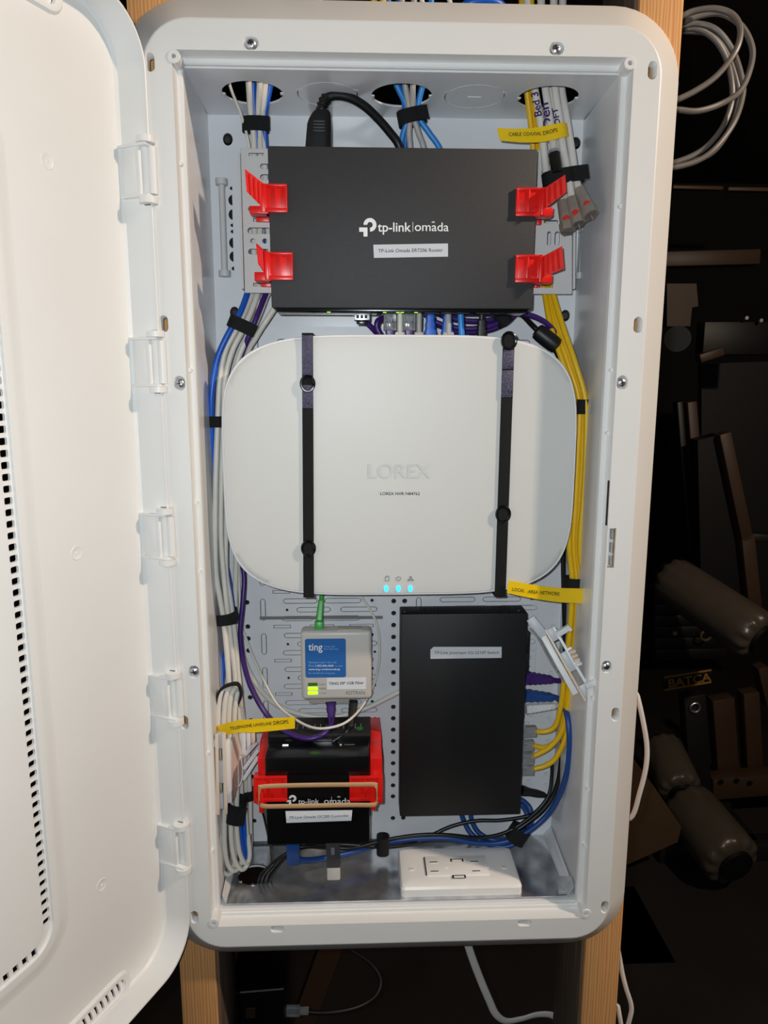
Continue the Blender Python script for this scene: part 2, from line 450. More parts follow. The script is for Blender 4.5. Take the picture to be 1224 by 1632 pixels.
# back wall with keyhole openings
bh = []
for px, py in ((363,222), (374,498), (918,228), (901,503)):
    p = at(px, py, YB); bh.append(circ(p.x, p.z, .0046, 16, .0056))
def halfhole(px, py, rx, rz, sg):
    p = at(px, py, YB); bh.append([(p.x+sg*rx*math.cos(math.radians(t)), p.z+rz*math.sin(math.radians(t))) for t in range(-80, 81, 20)])
for dx_, py, rz in ((0,300,.0018), (1,319,.0050), (1.5,342,.0050), (2,359,.0018), (2.5,369,.0018), (3,387,.0050), (4,409,.0050), (5,428,.0020)):
    halfhole(371+dx_*.6, py, .0046 if rz > .004 else .003, rz, -1)
    if py > 360: halfhole(902-dx_*.3, py, .0040 if rz > .004 else .003, rz, 1)
bh.append(rect(-.160, .145, -BZ+.006, at(640, 530, .112).z))
cutplate([rect(-BX-.001, BX+.001, -BZ-.002, BZ+.002)] + bh, .0016).build('back_wall', 'shell_wall', E, M=Matrix.Translation((0,YB+.0008,0)) @ FRONT)
MB().box((-BX-.01,YB+.012,-BZ-.01), (BX+.01,YB+.016,BZ+.01)).build('hole_blackout_board', 'hole_blackout', E)['label'] = 'added dark board that keeps the punched holes black'  # unseen dark sheet added so the punched holes look black
for px, py in ((363,222), (374,498), (918,228), (901,503)):
    p = at(px, py, YB)
    MB().cyl((p.x, YB+.004, p.z), (p.x, YB+.0015, p.z), .0038, .0032, 14).build('mounting_plug', 'black_gloss', E)
    p = at(px+3, py+3, YB)
# vertical cable-guide rods on the back wall
for px, y0, y1, x2 in ((353, 290, 436, 358), (932, 366, 440, 926)):
    a = at(px, y0, .108); b = at(x2, y1, .108)
    rod = MB().cyl(a, b, .0030, seg=14).build('guide_rod', 'bracket_grey', E)
    for q in (a, b):
        MB().cyl(q+Vector((0,0,-.0028)), q+Vector((0,0,.0028)), .0056, seg=16).build('rod_collar', 'bracket_grey', rod)
        MB().box(q+Vector((-.002,0,-.002)), q+Vector((.002,.0105,.002))).build('rod_stand', 'bracket_grey', rod)

# perforated panel, punched all over
YP = .112
pa = at(332, 522, YP); pb = at(1000, 1338, YP)
X0, X1 = -.165, .150
Z1, Z0 = at(640, 521, YP).z, ZB+.006
outs = [rrect(X0, X1, Z0, Z1, .004, 3)]
def groove(cx, cz, L, wd, ang=0., g=.0007):
    outs.append(stad(cx, cz, L, wd, ang, 3)); outs.append(stad(cx, cz, L-2*g, wd-2*g, ang, 3))
def rgroove(cx, cz, L, h, g=.0006):
    outs.append(rect(cx-L/2, cx+L/2, cz-h/2, cz+h/2)); outs.append(rect(cx-L/2+g, cx+L/2-g, cz-h/2+g, cz+h/2-g))
xm, xm2 = at(627, 1100, YP).x, at(645, 958, YP).x
xl, xr = at(395, 1000, YP).x, at(879, 1050, YP).x
z = at(627, 958, YP).z; dz = (z - at(627, 1304, YP).z)/19
for k in range(20):
    if k == 18: continue
    zz = z - k*dz
    outs.append(circ(xm, zz, .0027, 8)); outs.append(circ(xm2, zz, .0027, 8))
    if k % 4 != 1: outs.append(circ(xl, zz, .0027, 8)); outs.append(circ(xr, zz-.003, .0022, 8))
# slot cells left and right of the hole columns
def cell(xa, xb, ztop, flip):
    Lw = (xb-xa)
    row = [(.00, .0), (.0105, .1), (.021, 0.), (.0315, .0)]
    rz = ztop
    groove(xa+Lw*.34, rz, Lw*.26, .0056); groove(xa+Lw*.66, rz, Lw*.28, .0056)
    outs.append(circ(xa+Lw*.88, rz, .0018, 8))
    rz -= .0095
    groove(xa+Lw*.44, rz, Lw*.26, .0056); outs.append(circ(xa+Lw*.24, rz, .0015, 8)); groove(xa+Lw*.78, rz, Lw*.28, .0056)
    rz -= .0095
    groove(xa+Lw*.32, rz, Lw*.24, .0056); groove(xa+Lw*.64, rz, Lw*.3, .0056); outs.append(circ(xa+Lw*.9, rz, .0015, 8))
    rz -= .0085
    rgroove(xa+Lw*.2, rz, Lw*.13, .0036); rgroove(xa+Lw*.5, rz, Lw*.18, .0036); rgroove(xa+Lw*.8, rz, Lw*.18, .0036)
    groove(xa+Lw*.06, ztop-.009, .024, .0056, math.pi/2)
for xa, xb in ((xl+.008, xm-.006), (xm2+.006, xr-.006)):
    zt = z + .001
    for k in range(6):
        if zt-.03 < Z0+.02: break
        cell(xa, xb, zt, 0)
        zt -= .0375
    zt = z + .0385
    while zt < Z1-.006:
        cell(xa, xb, zt, 0); zt += .0375
P = cutplate(outs, .0012).build('perforated_panel', 'plate_grey', E, M=Matrix.Translation((0,YP+.0006,0)) @ FRONT)
P['label'] = 'grey punched mounting panel'
g0 = at(414, 985, YP-.0004); g1 = at(610, 984, YP-.0004)
MB().bar(g0, g1, .0032, .0008).build('panel_groove', 'ink_grey', P)

# ------------------------------------------------------------------ the door, swung open 115 degrees about its hinge line
PH = math.radians(25)
HX, HY = -.1985, -.0045
U = Vector((-math.sin(PH), -math.cos(PH), 0)); N = Vector((math.cos(PH), -math.sin(PH), 0))   # along the door / out of its inner face
DM = Matrix(((U.x, 0, N.x, HX), (U.y, 0, N.y, HY), (0, 1, 0, 0), (0, 0, 0, 1)))               # local (s, z, n)
DW, DH, DD = .404, .4045, .026          # width, half height, depth of the tray-shaped door
ho = []
pit = .00815
for k in range(-34, 35):
    for s0 in (.1335, DW-.1335): ho.append(rrect(s0-.0032, s0+.0032, k*pit-.0025, k*pit+.0025, .0011, 2))
for k in range(14):
    for sg in (-1, 1):
        s0 = .1440 + k*pit; zc = sg*.2945
        ho.append([(s0, zc-.0034), (s0+.0046, zc-.0034), (s0+.0054, zc+.0034), (s0+.0008, zc+.0034)])
lv = []
for k in range(44):
    s0 = .0590 + k*.0064
    for sg in (-1, 1):
        pts = [(s0+.0030*(1-j/4)**2, sg*(.3872+.0118*j/4)) for j in range(5)]
        lv.append(pts + [(x+.0026, y) for x, y in reversed(pts)])
body = cutplate([rrect(.001, DW-.001, -DH+.001, DH-.001, .038, 10)] + ho + lv, .0022).build('door', 'shell', E, M=DM @ Matrix.Translation((0,0,-DD-.0011)))
body['label'] = 'open white plastic door with rows of vent holes'
def dring(s0, s1, h, r, n, seg=10): return [Vector((x, y, n)) for x, y in rrect(s0, s1, -h, h, r, seg)]
# side walls of the tray with a rolled lip
MB().loft([dring(0, DW, DH, .040, -DD-.0022), dring(-.0006, DW+.0006, DH+.0006, .0405, -.004), dring(-.0004, DW+.0004, DH+.0004, .0403, -.0008), dring(.0006, DW-.0006, DH-.0006, .0395, 0), dring(.0018, DW-.0018, DH-.0018, .0385, -.0004), dring(.0026, DW-.0026, DH-.0018, .0380, -.0060), dring(.0030, DW-.003, DH-.0018, .0375, -.0070), dring(.0048, DW-.0048, DH-.0022, .0365, -DD+.0022), dring(.0072, DW-.0072, DH-.0042, .0350, -DD)]).build('side_wall', 'shell', body, sharp=14, M=DM)
# soft step to the raised centre field
q_ = -DD
MB().loft([dring(.1120, DW-.1120, .3160, .036, q_), dring(.1165, DW-.1165, .3115, .033, q_+.0004), dring(.1205, DW-.1205, .3075, .030, q_+.0018), dring(.1240, DW-.1240, .3040, .026, q_+.0022), dring(.1288, DW-.1288, .2992, .022, q_+.0022), dring(.1294, DW-.1294, .2986, .021, q_)]).build('field_step', 'shell', body, sharp=40, M=DM)
MB().loft([dring(.1378, DW-.1378, .2902, .014, q_), dring(.1386, DW-.1386, .2894, .013, q_+.0022), dring(.160, DW-.160, .268, .012, q_+.0026)], cap1=True).build('centre_field', 'shell', body, sharp=40, M=DM)
# louvre surrounds
for sg in (-1, 1):
    def lf(L, h, n): return [Vector((x, y, n)) for x, y in stad(DW/2, sg*.3930, L, h, 0, 8)]
    MB().loft([lf(.297, .0262, q_), lf(.292, .0236, q_+.0030), lf(.287, .0210, q_+.0034), lf(.281, .0165, q_+.0030), lf(.280, .0160, q_)]).build('louvre_frame', 'shell', body, M=DM)
# moulding dimples
for z_ in (.2815, 0, -.2855):
    MB().loft([[Vector((.0778+r*math.cos(2*math.pi*i/24), z_+r*math.sin(2*math.pi*i/24), q_+n)) for i in range(24)] for r, n in ((.0058,0),(.0052,.0004),(.0046,.0001),(.0012,.0001),(.0004,.0007))], cap1=True).build('mould_dimple', 'shell', body, M=DM)
# hinges on the tray wall: strap, two webs, barrel and knuckles
for px, py in ((240,272), (255,577), (270,855), (283,1112), (297,1350)):
    z_ = at(px, py, -.006).z
    hp_ = MB().box((.0040, z_-.0185, -DD+.001), (.0054, z_+.0185, -.0105), .0003).build('hinge', 'shell', body, M=DM)
    for sg in (-1, 1):
        MB().box((-.001, z_+sg*.0187-.0011, -DD), (.0078, z_+sg*.0187+.0011, .0014), .0006).build('hinge_web', 'shell', hp_, M=DM)
    MB().box((.0030, z_-.0178, -.0106), (.0066, z_+.0178, -.0062), .0008).build('hinge_spine', 'shell', hp_, M=DM)
    MB().cyl((HX+.0008, HY-.0004, z_-.0172), (HX+.0008, HY-.0004, z_+.0172), .0034, seg=18).build('hinge_barrel', 'shell', hp_)
    for sg in (-1, 1):
        MB().box((-.0006, z_+sg*.0225-.0030, -.0150), (.0028, z_+sg*.0225+.0030, -.0010), .0003).build('knuckle_notch', 'ink_grey', hp_, M=DM)
        c = Vector((HX-.0032, HY-.0016, z_+sg*.0222))
        MB().cyl(c-Vector((0,0,.0024)), c+Vector((0,0,.0024)), .0072, seg=24).build('hinge_knuckle', 'shell', hp_)

# ================================================================== devices
def slab(x0, x1, z0, z1, y0, y1, bev, name, m, parent, seg=2):
    return MB().box((x0, y0, z0), (x1, y1, z1), bev, seg=seg).build(name, m, parent, sharp=30)
def sticker(parent, p0, p1, p2, p3, Y, m, name='label', th=.0003):
    """flat sticker with photo corners, anticlockwise from lower left, on plane Y"""
    return MB().quad([at(*p, Y-th) for p in (p0, p1, p2, p3)], th).build(name, m, parent, smooth=False)
def maker_logo(parent, ox, oz, k, Y, m='ink_white', clip=None):
    """ring-and-bar emblem; k is the emblem's height"""
    n = 20; o = []; i_ = []
    for j in range(n+1):
        a = math.radians(-90+ 270*j/n); o.append((ox+.60*k+.36*k*math.cos(a), oz+.62*k+.36*k*math.sin(a)))
    for j in range(n, -1, -1):
        a = math.radians(-90+ 270*j/n); i_.append((ox+.60*k+.15*k*math.cos(a), oz+.62*k+.15*k*math.sin(a)))
    m1 = MB(); N2 = n+1
    vs = [Vector((x, Y, z)) for x, z in o+i_]
    m1.add(vs, [[j, j+1, 2*N2-2-j, 2*N2-1-j] for j in range(n)])
    m1.add([Vector((x, Y, z)) for x, z in ((ox,oz+.48*k), (ox,oz+.25*k), (ox+.24*k,oz+.25*k), (ox+.24*k,oz), (ox+.46*k,oz), (ox+.46*k,oz+.48*k))], [[0,1,2,5],[2,3,4,5]])
    return m1.build('emblem', m, parent, smooth=False)
def arcs(parent, cx, cz, r0, Y, m='ink_white'):
    mb = MB()
    for r in (r0, r0*1.75):
        n = 8; t = r0*.36
        vs = [Vector((cx+q*math.cos(math.radians(40+100*j/n)), Y, cz+q*math.sin(math.radians(40+100*j/n)))) for q in (r, r+t) for j in range(n+1)]
        mb.add(vs, [[j, j+1, n+2+j, n+1+j] for j in range(n)])
    return mb.build('signal_arcs', m, parent, smooth=False)

# ---- router
YR = .029
R_ = root('network_router', (0, YR+.017, .1925), 'dark grey metal router with white lettering held by four red clips', 'router')
rt = MB().box((-.1118, YR, .1925), (.1130, YR+.034, .3218), .0012).build('housing', 'black_steel', R_)
MB().box((-.1085, YR+.0022, .1895), (.1100, YR+.032, .1930), .0008).build('port_panel', 'black_gloss', R_)
maker_logo(R_, at(572.5, 377, YR).x, at(572.5, 377, YR).z, .0152, YR-.0002)
text('tp-link', R_, (602, 369), (655, 369), YR, 'ink_white', .98, .012, res=6)
MB().box((at(658,354,YR).x-.0002, YR-.0002, at(658,369,YR).z), (at(658,354,YR).x+.0002, YR+.0001, at(658,354,YR).z)).build('divider', 'ink_white', R_)
text('omada', R_, (661, 368), (715, 368.5), YR, 'ink_white', .92, .004, res=6)
arcs(R_, at(690.5, 357, YR).x, at(690.5, 357, YR).z, .0010, YR-.0002)
lb_ = sticker(R_, (596,411), (714,409), (714,388), (595,390), YR, 'label_grey')
text('TP-Link Omada ER7206 Router', lb_, (603, 402.5), (706, 401), YR-.0003, 'ink_black', .95)
for px, m, nm in ((524,'led_green','status_light'), (613,'led_green','port_light'), (634,'led_green','port_light'), (641,'led_green','port_light'), (663,'led_green','port_light')):
    p = at(px, 494.5, YR+.004)
    MB().box((p.x-.0014, YR+.0030, .18915), (p.x+.0014, YR+.0046, .1896)).build(nm, m, R_)
for px in (577, 622, 652, 686, 713, 735, 768):
    p = at(px, 496, YR+.012)
    MB().box((p.x-.0062, YR+.006, .1888), (p.x+.0062, YR+.020, .18955)).build('port', 'dark_slot', R_)

# ---- grey slotted bracket behind the router
YK = .076
def pxrect(x0, y0, x1, y1, Y): 
    a = at(x0, y1, Y); b = at(x1, y0, Y); return rect(a.x, b.x, a.z, b.z)
def pxstad(x0, y0, x1, y1, Y):
    a = at(x0, y1, Y); b = at(x1, y0, Y); L = b.x-a.x; h = b.z-a.z
    return stad((a.x+b.x)/2, (a.z+b.z)/2, max(L, h), min(L, h), 0 if L > h else math.pi/2)
ko_ = []
for r in ((396,243,421,249), (403,347,425,354), (403,450,424,457), (866,350,890,356), (862,453,882,459)): ko_.append(pxrect(*r, YK))
for r in ((414,260,436,270), (414,277,436,287), (395,328,418,338), (394,362,432,373), (395,396,430,406), (871,368,879,392), (883,368,893,392), (862,254,880,263), (862,270,880,279)): ko_.append(pxstad(*r, YK))
for px, py in ((403,384), (422,384)): 
    p = at(px, py, YK); ko_.append(circ(p.x, p.z, .0026, 12))
a = at(384, 467, YK); b = at(912, 236, YK)
BR = root('mounting_bracket', ((a.x+b.x)/2, YK+.01, a.z), 'pale grey slotted plastic bracket behind the dark router', 'bracket')
o1 = [tuple(at(px, py, YK).xz) for px, py in ((911,468), (911,240), (384,237), (391,466))]
cutplate([o1]+ko_, .0022, .0004).build('slotted_plate', 'bracket_grey', BR, M=Matrix.Translation((0,YK+.0011,0)) @ FRONT)
MB().bar(at(383, 248, YK+.008), at(389, 462, YK+.008), .0022, .016).build('side_flange', 'bracket_grey', BR)
MB().bar(at(912, 262, YK+.008), at(911, 462, YK+.008), .0022, .016).build('side_flange', 'bracket_grey', BR)
for px, py in ((400,300), (400,440), (880,300), (880,440)):
    p = at(px, py, YK); MB().cyl((p.x, YK+.002, p.z), (p.x, YB, p.z), .004, seg=12).build('standoff', 'bracket_grey', BR)

# ---- red clips
def clip(label, hook, spine, flap, base, foot, Y, Yb, left, group, post=None):
    x0, y0, x1, y1 = hook
    c = at((x0+x1)/2, y1, Y)
    k = root('device_clip', (c.x, (Y+Yb)/2, c.z), label, 'clip', group)
    a = at(x0, y1, Y-.003); b = at(x1, y0, Y-.003)
    MB().box((a.x, Y-.0016, a.z), (b.x, Y-.0002, b.z), .0002).build('hook_plate', 'red', k)
    t = .0017
    m = MB()
    m.box((a.x, Y-.0036, a.z), (b.x, Y-.0014, a.z+.0034), .0003); m.box((a.x, Y-.0034, b.z-t), (b.x, Y-.0014, b.z), .0003)
    m.box((a.x+.0001, Y-.0033, a.z+.0004), (a.x+t, Y-.0013, b.z-.0004), .0003); m.box((b.x-t, Y-.0033, a.z+.0004), (b.x-.0001, Y-.0013, b.z-.0004), .0003)
    xm_ = (a.x*.5+b.x*.5)
    m.box((xm_-.0007, Y-.0032, a.z+.0005), (xm_+.0007, Y-.0013, b.z-.0005), .0003)
    m.build('hook_rib', 'red', k)
    if spine:
        a = at(spine[0], spine[3], Y-.003); b = at(spine[2], spine[1], Y-.003)
        MB().box((a.x, Y-.0042, a.z), (b.x, Y+.004, b.z), .0004).build('spine', 'red', k)
    a = at(base[0], base[3], Y); b = at(base[2], base[1], Y)
    MB().box((a.x, Y-.0020, a.z), (b.x, Y+.010, b.z), .0005).build('ledge', 'red', k)
    if left: MB().box((b.x-.0026, Y, a.z), (b.x, Yb, at(base[0], hook[1]+4, Y).z), .0003).build('side_arm', 'red', k)
    else: MB().box((a.x, Y, a.z), (a.x+.0026, Yb, at(base[0], hook[1]+4, Y).z), .0003).build('side_arm', 'red', k)
    if foot:
        a = at(foot[0], foot[3], Yb-.004); b = at(foot[2], foot[1], Yb-.004)
        MB().box((a.x, Yb-.004, a.z), (b.x, Yb, b.z), .0004).build('foot', 'red', k)
    if flap:
        q = [at(px, py, yy) for px, py, yy in flap]
        fl_ = MB().quad(q, .0016, (0,1,0)).build('flap', 'red', k)
        # ridges running along the flap
        for t in (.25, .5, .75):
            s0 = q[0].lerp(q[3], t); s1 = q[1].lerp(q[2], t)
            MB().bar(s0.lerp(s1, .08)+Vector((0,-.0008,0)), s1.lerp(s0, .08)+Vector((0,-.0008,0)), .0011, .0016).build('ridge', 'red', fl_)
    return k
g = 'red clips holding the router'
clip('red plastic clip at the upper left of the dark router', (422,293,457,338), (415,293,422,338), [(421,333,YR-.002), (420,292,YR-.002), (390,269,.012), (393,305,.012)], (398,329,428,341), (408,340,429,353), YR, YK, True, g)
clip('red plastic clip at the lower left of the dark router', (428,402,466,446), (422,400,428,446), [(423,438,YR-.002), (421,399,YR-.002), (408,387,.012), (411,420,.012)], (406,434,432,448), (416,446,432,457), YR, YK, True, g)
clip('red plastic clip at the upper right of the dark router, under the coaxial cables', (822,299,864,344), (862,299,869,343), [(866,334,YR-.002), (866,301,YR-.002), (901,278,.010), (903,306,.010)], (846,331,881,345), (856,344,864,358), YR, YK, False, g)
clip('red plastic clip at the lower right of the dark router', (821,406,861,450), (859,406,866,450), [(864,442,YR-.002), (864,409,YR-.002), (896,392,.010), (899,428,.010)], (845,438,880,451), (852,449,862,458), YR, YK, False, g)

# ---- video recorder
YN = .030
cxn = (at(354,740,YN).x+at(918,740,YN).x)/2; czn = (at(636,533,YN).z+at(636,949,YN).z)/2
an = (at(918,740,YN).x-at(354,740,YN).x)/2; bn = (at(636,533,YN).z-at(636,949,YN).z)/2
NV = root('video_recorder', (cxn, YN+.02, czn-bn), 'large white rounded video recorder strapped across the middle of the enclosure', 'recorder')
def sup(a, b, y, n=96, e=4.3):
    out = []
    for i in range(n):
        t = 2*math.pi*i/n; c, s = math.cos(t), math.sin(t)
        out.append(Vector((cxn+a*math.copysign(abs(c)**(2/e), c), y, czn+b*math.copysign(abs(s)**(2/e), s))))
    return out
MB().loft([sup(an-.0016, bn-.0016, YN+.0016), sup(an-.0022, bn-.0022, YN+.0006), sup(an-.006, bn-.006, YN+.0002), sup(an*.9, bn*.9, YN), sup(an*.5, bn*.5, YN-.0002)], cap1=True).build('lid', 'nvr_white', NV, sharp=50)
MB().loft([sup(an-.0030, bn-.0030, YN+.0012), sup(an-.0004, bn-.0004, YN+.0014), sup(an, bn, YN+.0022), sup(an, bn, YN+.0036), sup(an-.0012, bn-.0012, YN+.0042)]).build('rim', 'white_plastic', NV, sharp=40)
MB().loft([sup(an-.0020, bn-.0020, YN+.0030), sup(an-.0022, bn-.0022, YN+.030), sup(an-.012, bn-.012, YN+.040)], cap1=True).build('base_shell', 'nvr_side', NV, sharp=40)
MB().box((cxn-.09, YN+.038, czn-.06), (cxn+.09, YP, czn+.06), .002).build('rear_support', 'nvr_side', NV)
lg = text('LOREX', NV, (587, 761.5), (687, 761.5), YN-.0003, 'emboss', 1., .008, name='raised_lettering', ex=.0004, res=8)
text('LOREX NVR N84762', NV, (606, 789), (669, 789), YN-.0003, 'ink_black', .95, .008)
MB().box((at(578,0,YN).x, YN-.00026, at(600,797,YN).z), (at(707,0,YN).x, YN-.00005, at(600,779,YN).z)).build('clear_label', 'nvr_white', NV)
for px in (615.5, 635, 654):
    p = at(px, 938, YN); MB().loft([[Vector((p.x+r*.0019*math.cos(2*math.pi*i/14), YN-.0002-h, p.z+r*.0030*math.sin(2*math.pi*i/14))) for i in range(14)] for r, h in ((1,0),(.9,.0004),(.4,.0006))], cap1=True).build('indicator_light', 'led_cyan', NV)
def strokes(parent, px, py, paths, m='ink_grey', s=.00042, Y=YN):
    mb = MB()
    o = at(px, py, Y)
    for path in paths:
        for (x0, z0), (x1, z1) in zip(path, path[1:]):
            mb.bar(o+Vector((x0*s, -.0004, z0*s)), o+Vector((x1*s, -.0004, z1*s)), .00045, .0002)
    return mb.build('icon', m, parent, smooth=False)
strokes(NV, 617, 922, [[(-4,-5),(-4,4),(-2,6),(3,6),(4,4),(4,-5),(-4,-5)], [(-2,4),(2,4)]])
strokes(NV, 635, 922, [[(0,1),(0,6)], [(3,4),(5,1),(4,-3),(0,-5),(-4,-3),(-5,1),(-3,4)]])
strokes(NV, 654.5, 922, [[(-2,2),(2,2),(2,5),(-2,5),(-2,2)], [(0,2),(0,-1)], [(-4,-1),(4,-1)], [(-6,-5),(-2,-5),(-2,-2),(-6,-2),(-6,-5)], [(2,-5),(6,-5),(6,-2),(2,-2),(2,-5)]])

# straps over the recorder
def strap(label, top, bot, wpx, buckles, sheen):
    a = at(*top, YN-.0012); b = at(*bot, YN-.0012); d = b-a
    wd = wpx/1150*.66
    o = root('hook_and_loop_strap', b, label, 'strap', 'black straps around the recorder')
    MB().bar(a+Vector((0,0,.0006)), b-Vector((0,0,.0006)), wd, .0013, .0004).build('band', 'velcro', o)
    for e, sg in ((a, 1), (b, -1)):
        MB().box((e.x-wd/2, YN-.0016, e.z-.0012 if sg > 0 else e.z-.0008), (e.x+wd/2, YN+.044, e.z+.0008 if sg > 0 else e.z+.0012), .0003).build('wrapped_end', 'velcro', o)
    for t0, t1, k in sheen:
        MB().bar(a.lerp(b, t0)+Vector((0,-.0009,0)), a.lerp(b, t1)+Vector((0,-.0009,0)), wd*.98, .0007, .0002).build('painted_sheen', 'painted_strap_sheen', o)  # painted glint of the flash, laid only on the upper band
    for t, full in buckles:
        c = a.lerp(b, t); r = wd*.68; n = 20
        MB().tube([c+Vector((r*.86*math.cos(2*math.pi*i/n), -.0014, r*math.sin(2*math.pi*i/n))) for i in range(n)], .0013, 8, True).build('buckle_ring', 'black_gloss', o)
        if full: MB().cyl(c+Vector((0,-.0016,0)), c+Vector((0,-.0004,0)), r*.9, seg=20).build('buckle_pad', 'velcro', o)
    return o
strap('black hook-and-loop strap down the left part of the white recorder', (490,532), (492,951), 17, ((.18,0), (.805,1)), ((.005,.15,0), (.185,.27,0)))
strap('black hook-and-loop strap down the right part of the white recorder, leaning left', (811,538), (797,950), 18, ((.012,1), (.668,1)), ((.045,.115,0), (.12,.22,0)))

# ---- fibre terminal
YO = .075
O_ = root('fibre_terminal', (-.061, .09, -.187), 'small off-white fibre terminal with a square blue sticker', 'network terminal')
MB().box((-.0968, YO, -.1872), (-.0256, YO+.020, -.1142), .0042, seg=4).build('housing', 'ont_white', O_, sharp=50)
MB().box((-.0905, YO+.018, -.2000), (-.0420, YP, -.1250), .002).build('wall_base', 'ont_base', O_)
MB().box((-.0600, YO+.003, -.1146), (-.0350, YO+.014, -.1136), .0005).build('top_vent', 'ont_base', O_)
def oq(x0, y0, x1, y1, Y, th, name, m, parent, r=.0):
    a = at(x0, y1, Y); b = at(x1, y0, Y)
    if r:
        return cutplate([rrect(a.x, b.x, a.z, b.z, r, 4)], th).build(name, m, parent, M=Matrix.Translation((0,Y-th/2,0)) @ FRONT, smooth=False)
    return MB().box((a.x, Y-th, a.z), (b.x, Y, b.z)).build(name, m, parent, smooth=False)
bs = oq(487, 1017.5, 551, 1080, YO, .0003, 'blue_sticker', 'sticker_blue', O_, .0022)
YT = YO-.0003
text('ting', bs, (491.5, 1036.5), (514, 1036.5), YT, 'ink_white', 1.15, .012)
for body, x0, x1, y, m, b_ in (('Crazy fast', 516, 534, 1031.5, 'ink_paleblue', 0), ('fiber Internet.', 516, 540, 1035.5, 'ink_paleblue', 0), ('Having trouble? Give toll', 492, 536, 1057, 'ink_paleblue', 0), ('free', 492, 501, 1062.5, 'ink_paleblue', 0), ('1-855-846-4389', 503, 532, 1062.5, 'ink_white', .01), ('or visit', 534, 546, 1062.5, 'ink_paleblue', 0), ('www.ting.com/internethelp', 492, 542, 1068, 'ink_white', .01), ('for troubleshooting tips.', 492, 535, 1074, 'ink_paleblue', 0)):
    text(body, bs, (x0, y), (x1, y), YT, m, 1., b_, res=1)
wl = sticker(O_, (521,1099), (583.5,1098), (583.5,1080), (521,1080.5), YO, 'label_white')
text('TING ISP 1GB Fiber', wl, (524, 1091.5), (580, 1090), YT, 'ink_black', .95, .012)
text('ADTRAN', O_, (550.5, 1107), (581.5, 1107), YO, 'ink_grey', 1.2, 0.)
for y, m, tx in ((1090.5,'led_green_dim','LAN'), (1097.3,'led_green','FIBER'), (1104.3,'led_green','POWER')):
    oq(491, y-2.4, 506, y+2.4, YO, .0005, 'indicator_light', m, O_)
    text(tx, O_, (509, y+1.6), (515+len(tx), y+1.6), YO, 'ink_grey', 1., res=1)

# ---- controller and the vented box behind it
YC = .016
K_ = root('network_controller', (-.078, YC+.015, -.307), 'square black controller behind a tan rubber band and two red clips', 'controller')
xa, xb = -.1272, -.0292
MB().box((xa, YC, -.3070), (xb, YC+.030, -.2170), .0009).build('housing', 'black_gloss', K_)
MB().box((xa+.0012, YC-.0006, -.2345), (xb-.0012, YC+.001, -.2180), .0004).build('glossy_strip', 'black_gloss', K_)
p = atz(455, 1187, -.2168); MB().box((p.x-.0028, p.y-.002, -.2170), (p.x+.0028, p.y+.0005, -.2166)).build('power_light', 'led_white', K_)
p = atz(543, 1187, -.2168); MB().box((p.x-.0009, p.y-.001, -.2170), (p.x+.0009, p.y+.001, -.2166)).build('status_mark', 'label_white', K_)
p = atz(557, 1186.5, -.2168); MB().box((p.x-.005, p.y-.0003, -.2170), (p.x+.005, p.y+.0003, -.21668)).build('status_mark', 'ink_grey', K_)
q0 = at(456.5, 1282, YC); maker_logo(K_, q0.x, q0.z, .0099, YC-.0002)
text('tp-link', K_, (475.5, 1281), (508.5, 1280.5), YC, 'ink_white', .95, .004)
text('omada', K_, (516.5, 1281), (558.5, 1281), YC, 'ink_white', .92, 0.)
q0 = at(540, 1272, YC); arcs(K_, q0.x, q0.z, .0010, YC-.0002)
MB().box((at(512.5,0,YC).x-.00015, YC-.0002, at(512,1283,YC).z), (at(512.5,0,YC).x+.00015, YC+.0001, at(512,1270,YC).z)).build('divider', 'ink_white', K_)
lb_ = sticker(K_, (456.5,1311.5), (560,1308), (561.5,1291.5), (455,1293), YC-.0003, 'label_white')
text('TP-Link Omada OC200 Controller', lb_, (461, 1305), (556.5, 1301.5), YC-.0006, 'ink_black', .95, .0)
V_ = root('vented_box', (-.078, .068, -.30), 'black plastic box with a row of vent slots, tucked behind the square controller', 'device')
zv = -.2105
MB().box((-.1285, .0490, -.300), (-.0272, .0860, zv), .0008).build('housing', 'black_matte', V_)
MB().box((-.1275, .0470, -.300), (-.0282, .0500, zv-.0028), .0004).build('front_step', 'black_gloss', V_)
for k in range(15):
    x = -.118 + k*.0058
    MB().box((x-.0004, .0600, zv-.0004), (x+.0004, .0700, zv+.0001)).build('vent_slot', 'ink_grey', V_)
p = atz(573, 1161, zv); MB().cyl((p.x, p.y, zv-.0002), (p.x, p.y, zv+.0003), .0036, seg=18).build('green_dot', 'green_dot', V_)
MB().box((-.10, .084, -.29), (-.055, YP, -.23)).build('rear_foot', 'black_matte', V_)

g = 'red clips holding the controller'
YCC = YC-.0006
def post(k, px, y0, y1, Y):
    a = at(px, y1, Y); b = at(px, y0, Y)
    MB().box((a.x-.0022, Y-.004, a.z), (a.x+.0022, Y+.002, b.z), .0006).build('band_post', 'red', k)
def tower(k, x0, x1, ya, yb, Y0, Y1):
    a = at(x0, yb, Y0); b = at(x1, ya, Y0)
    MB().box((a.x, Y0, a.z), (b.x, Y1, b.z), .0006).build('tower', 'red', k)
k1 = clip('red plastic clip on the left edge of the square controller', (407,1238,457,1278), None, None, (405,1239,424,1279), None, YCC, .05, True, g)
post(k1, 417.5, 1258, 1292, YCC-.004)
tower(k1, 412, 425, 1208, 1262, .024, .062); tower(k1, 416, 428, 1184, 1262, .062, YP)
k2 = clip('red plastic clip on the right edge of the square controller', (557,1238,606,1277), None, None, (590,1238,610,1279), None, YCC, .05, False, g)
post(k2, 595, 1254, 1288, YCC-.004)
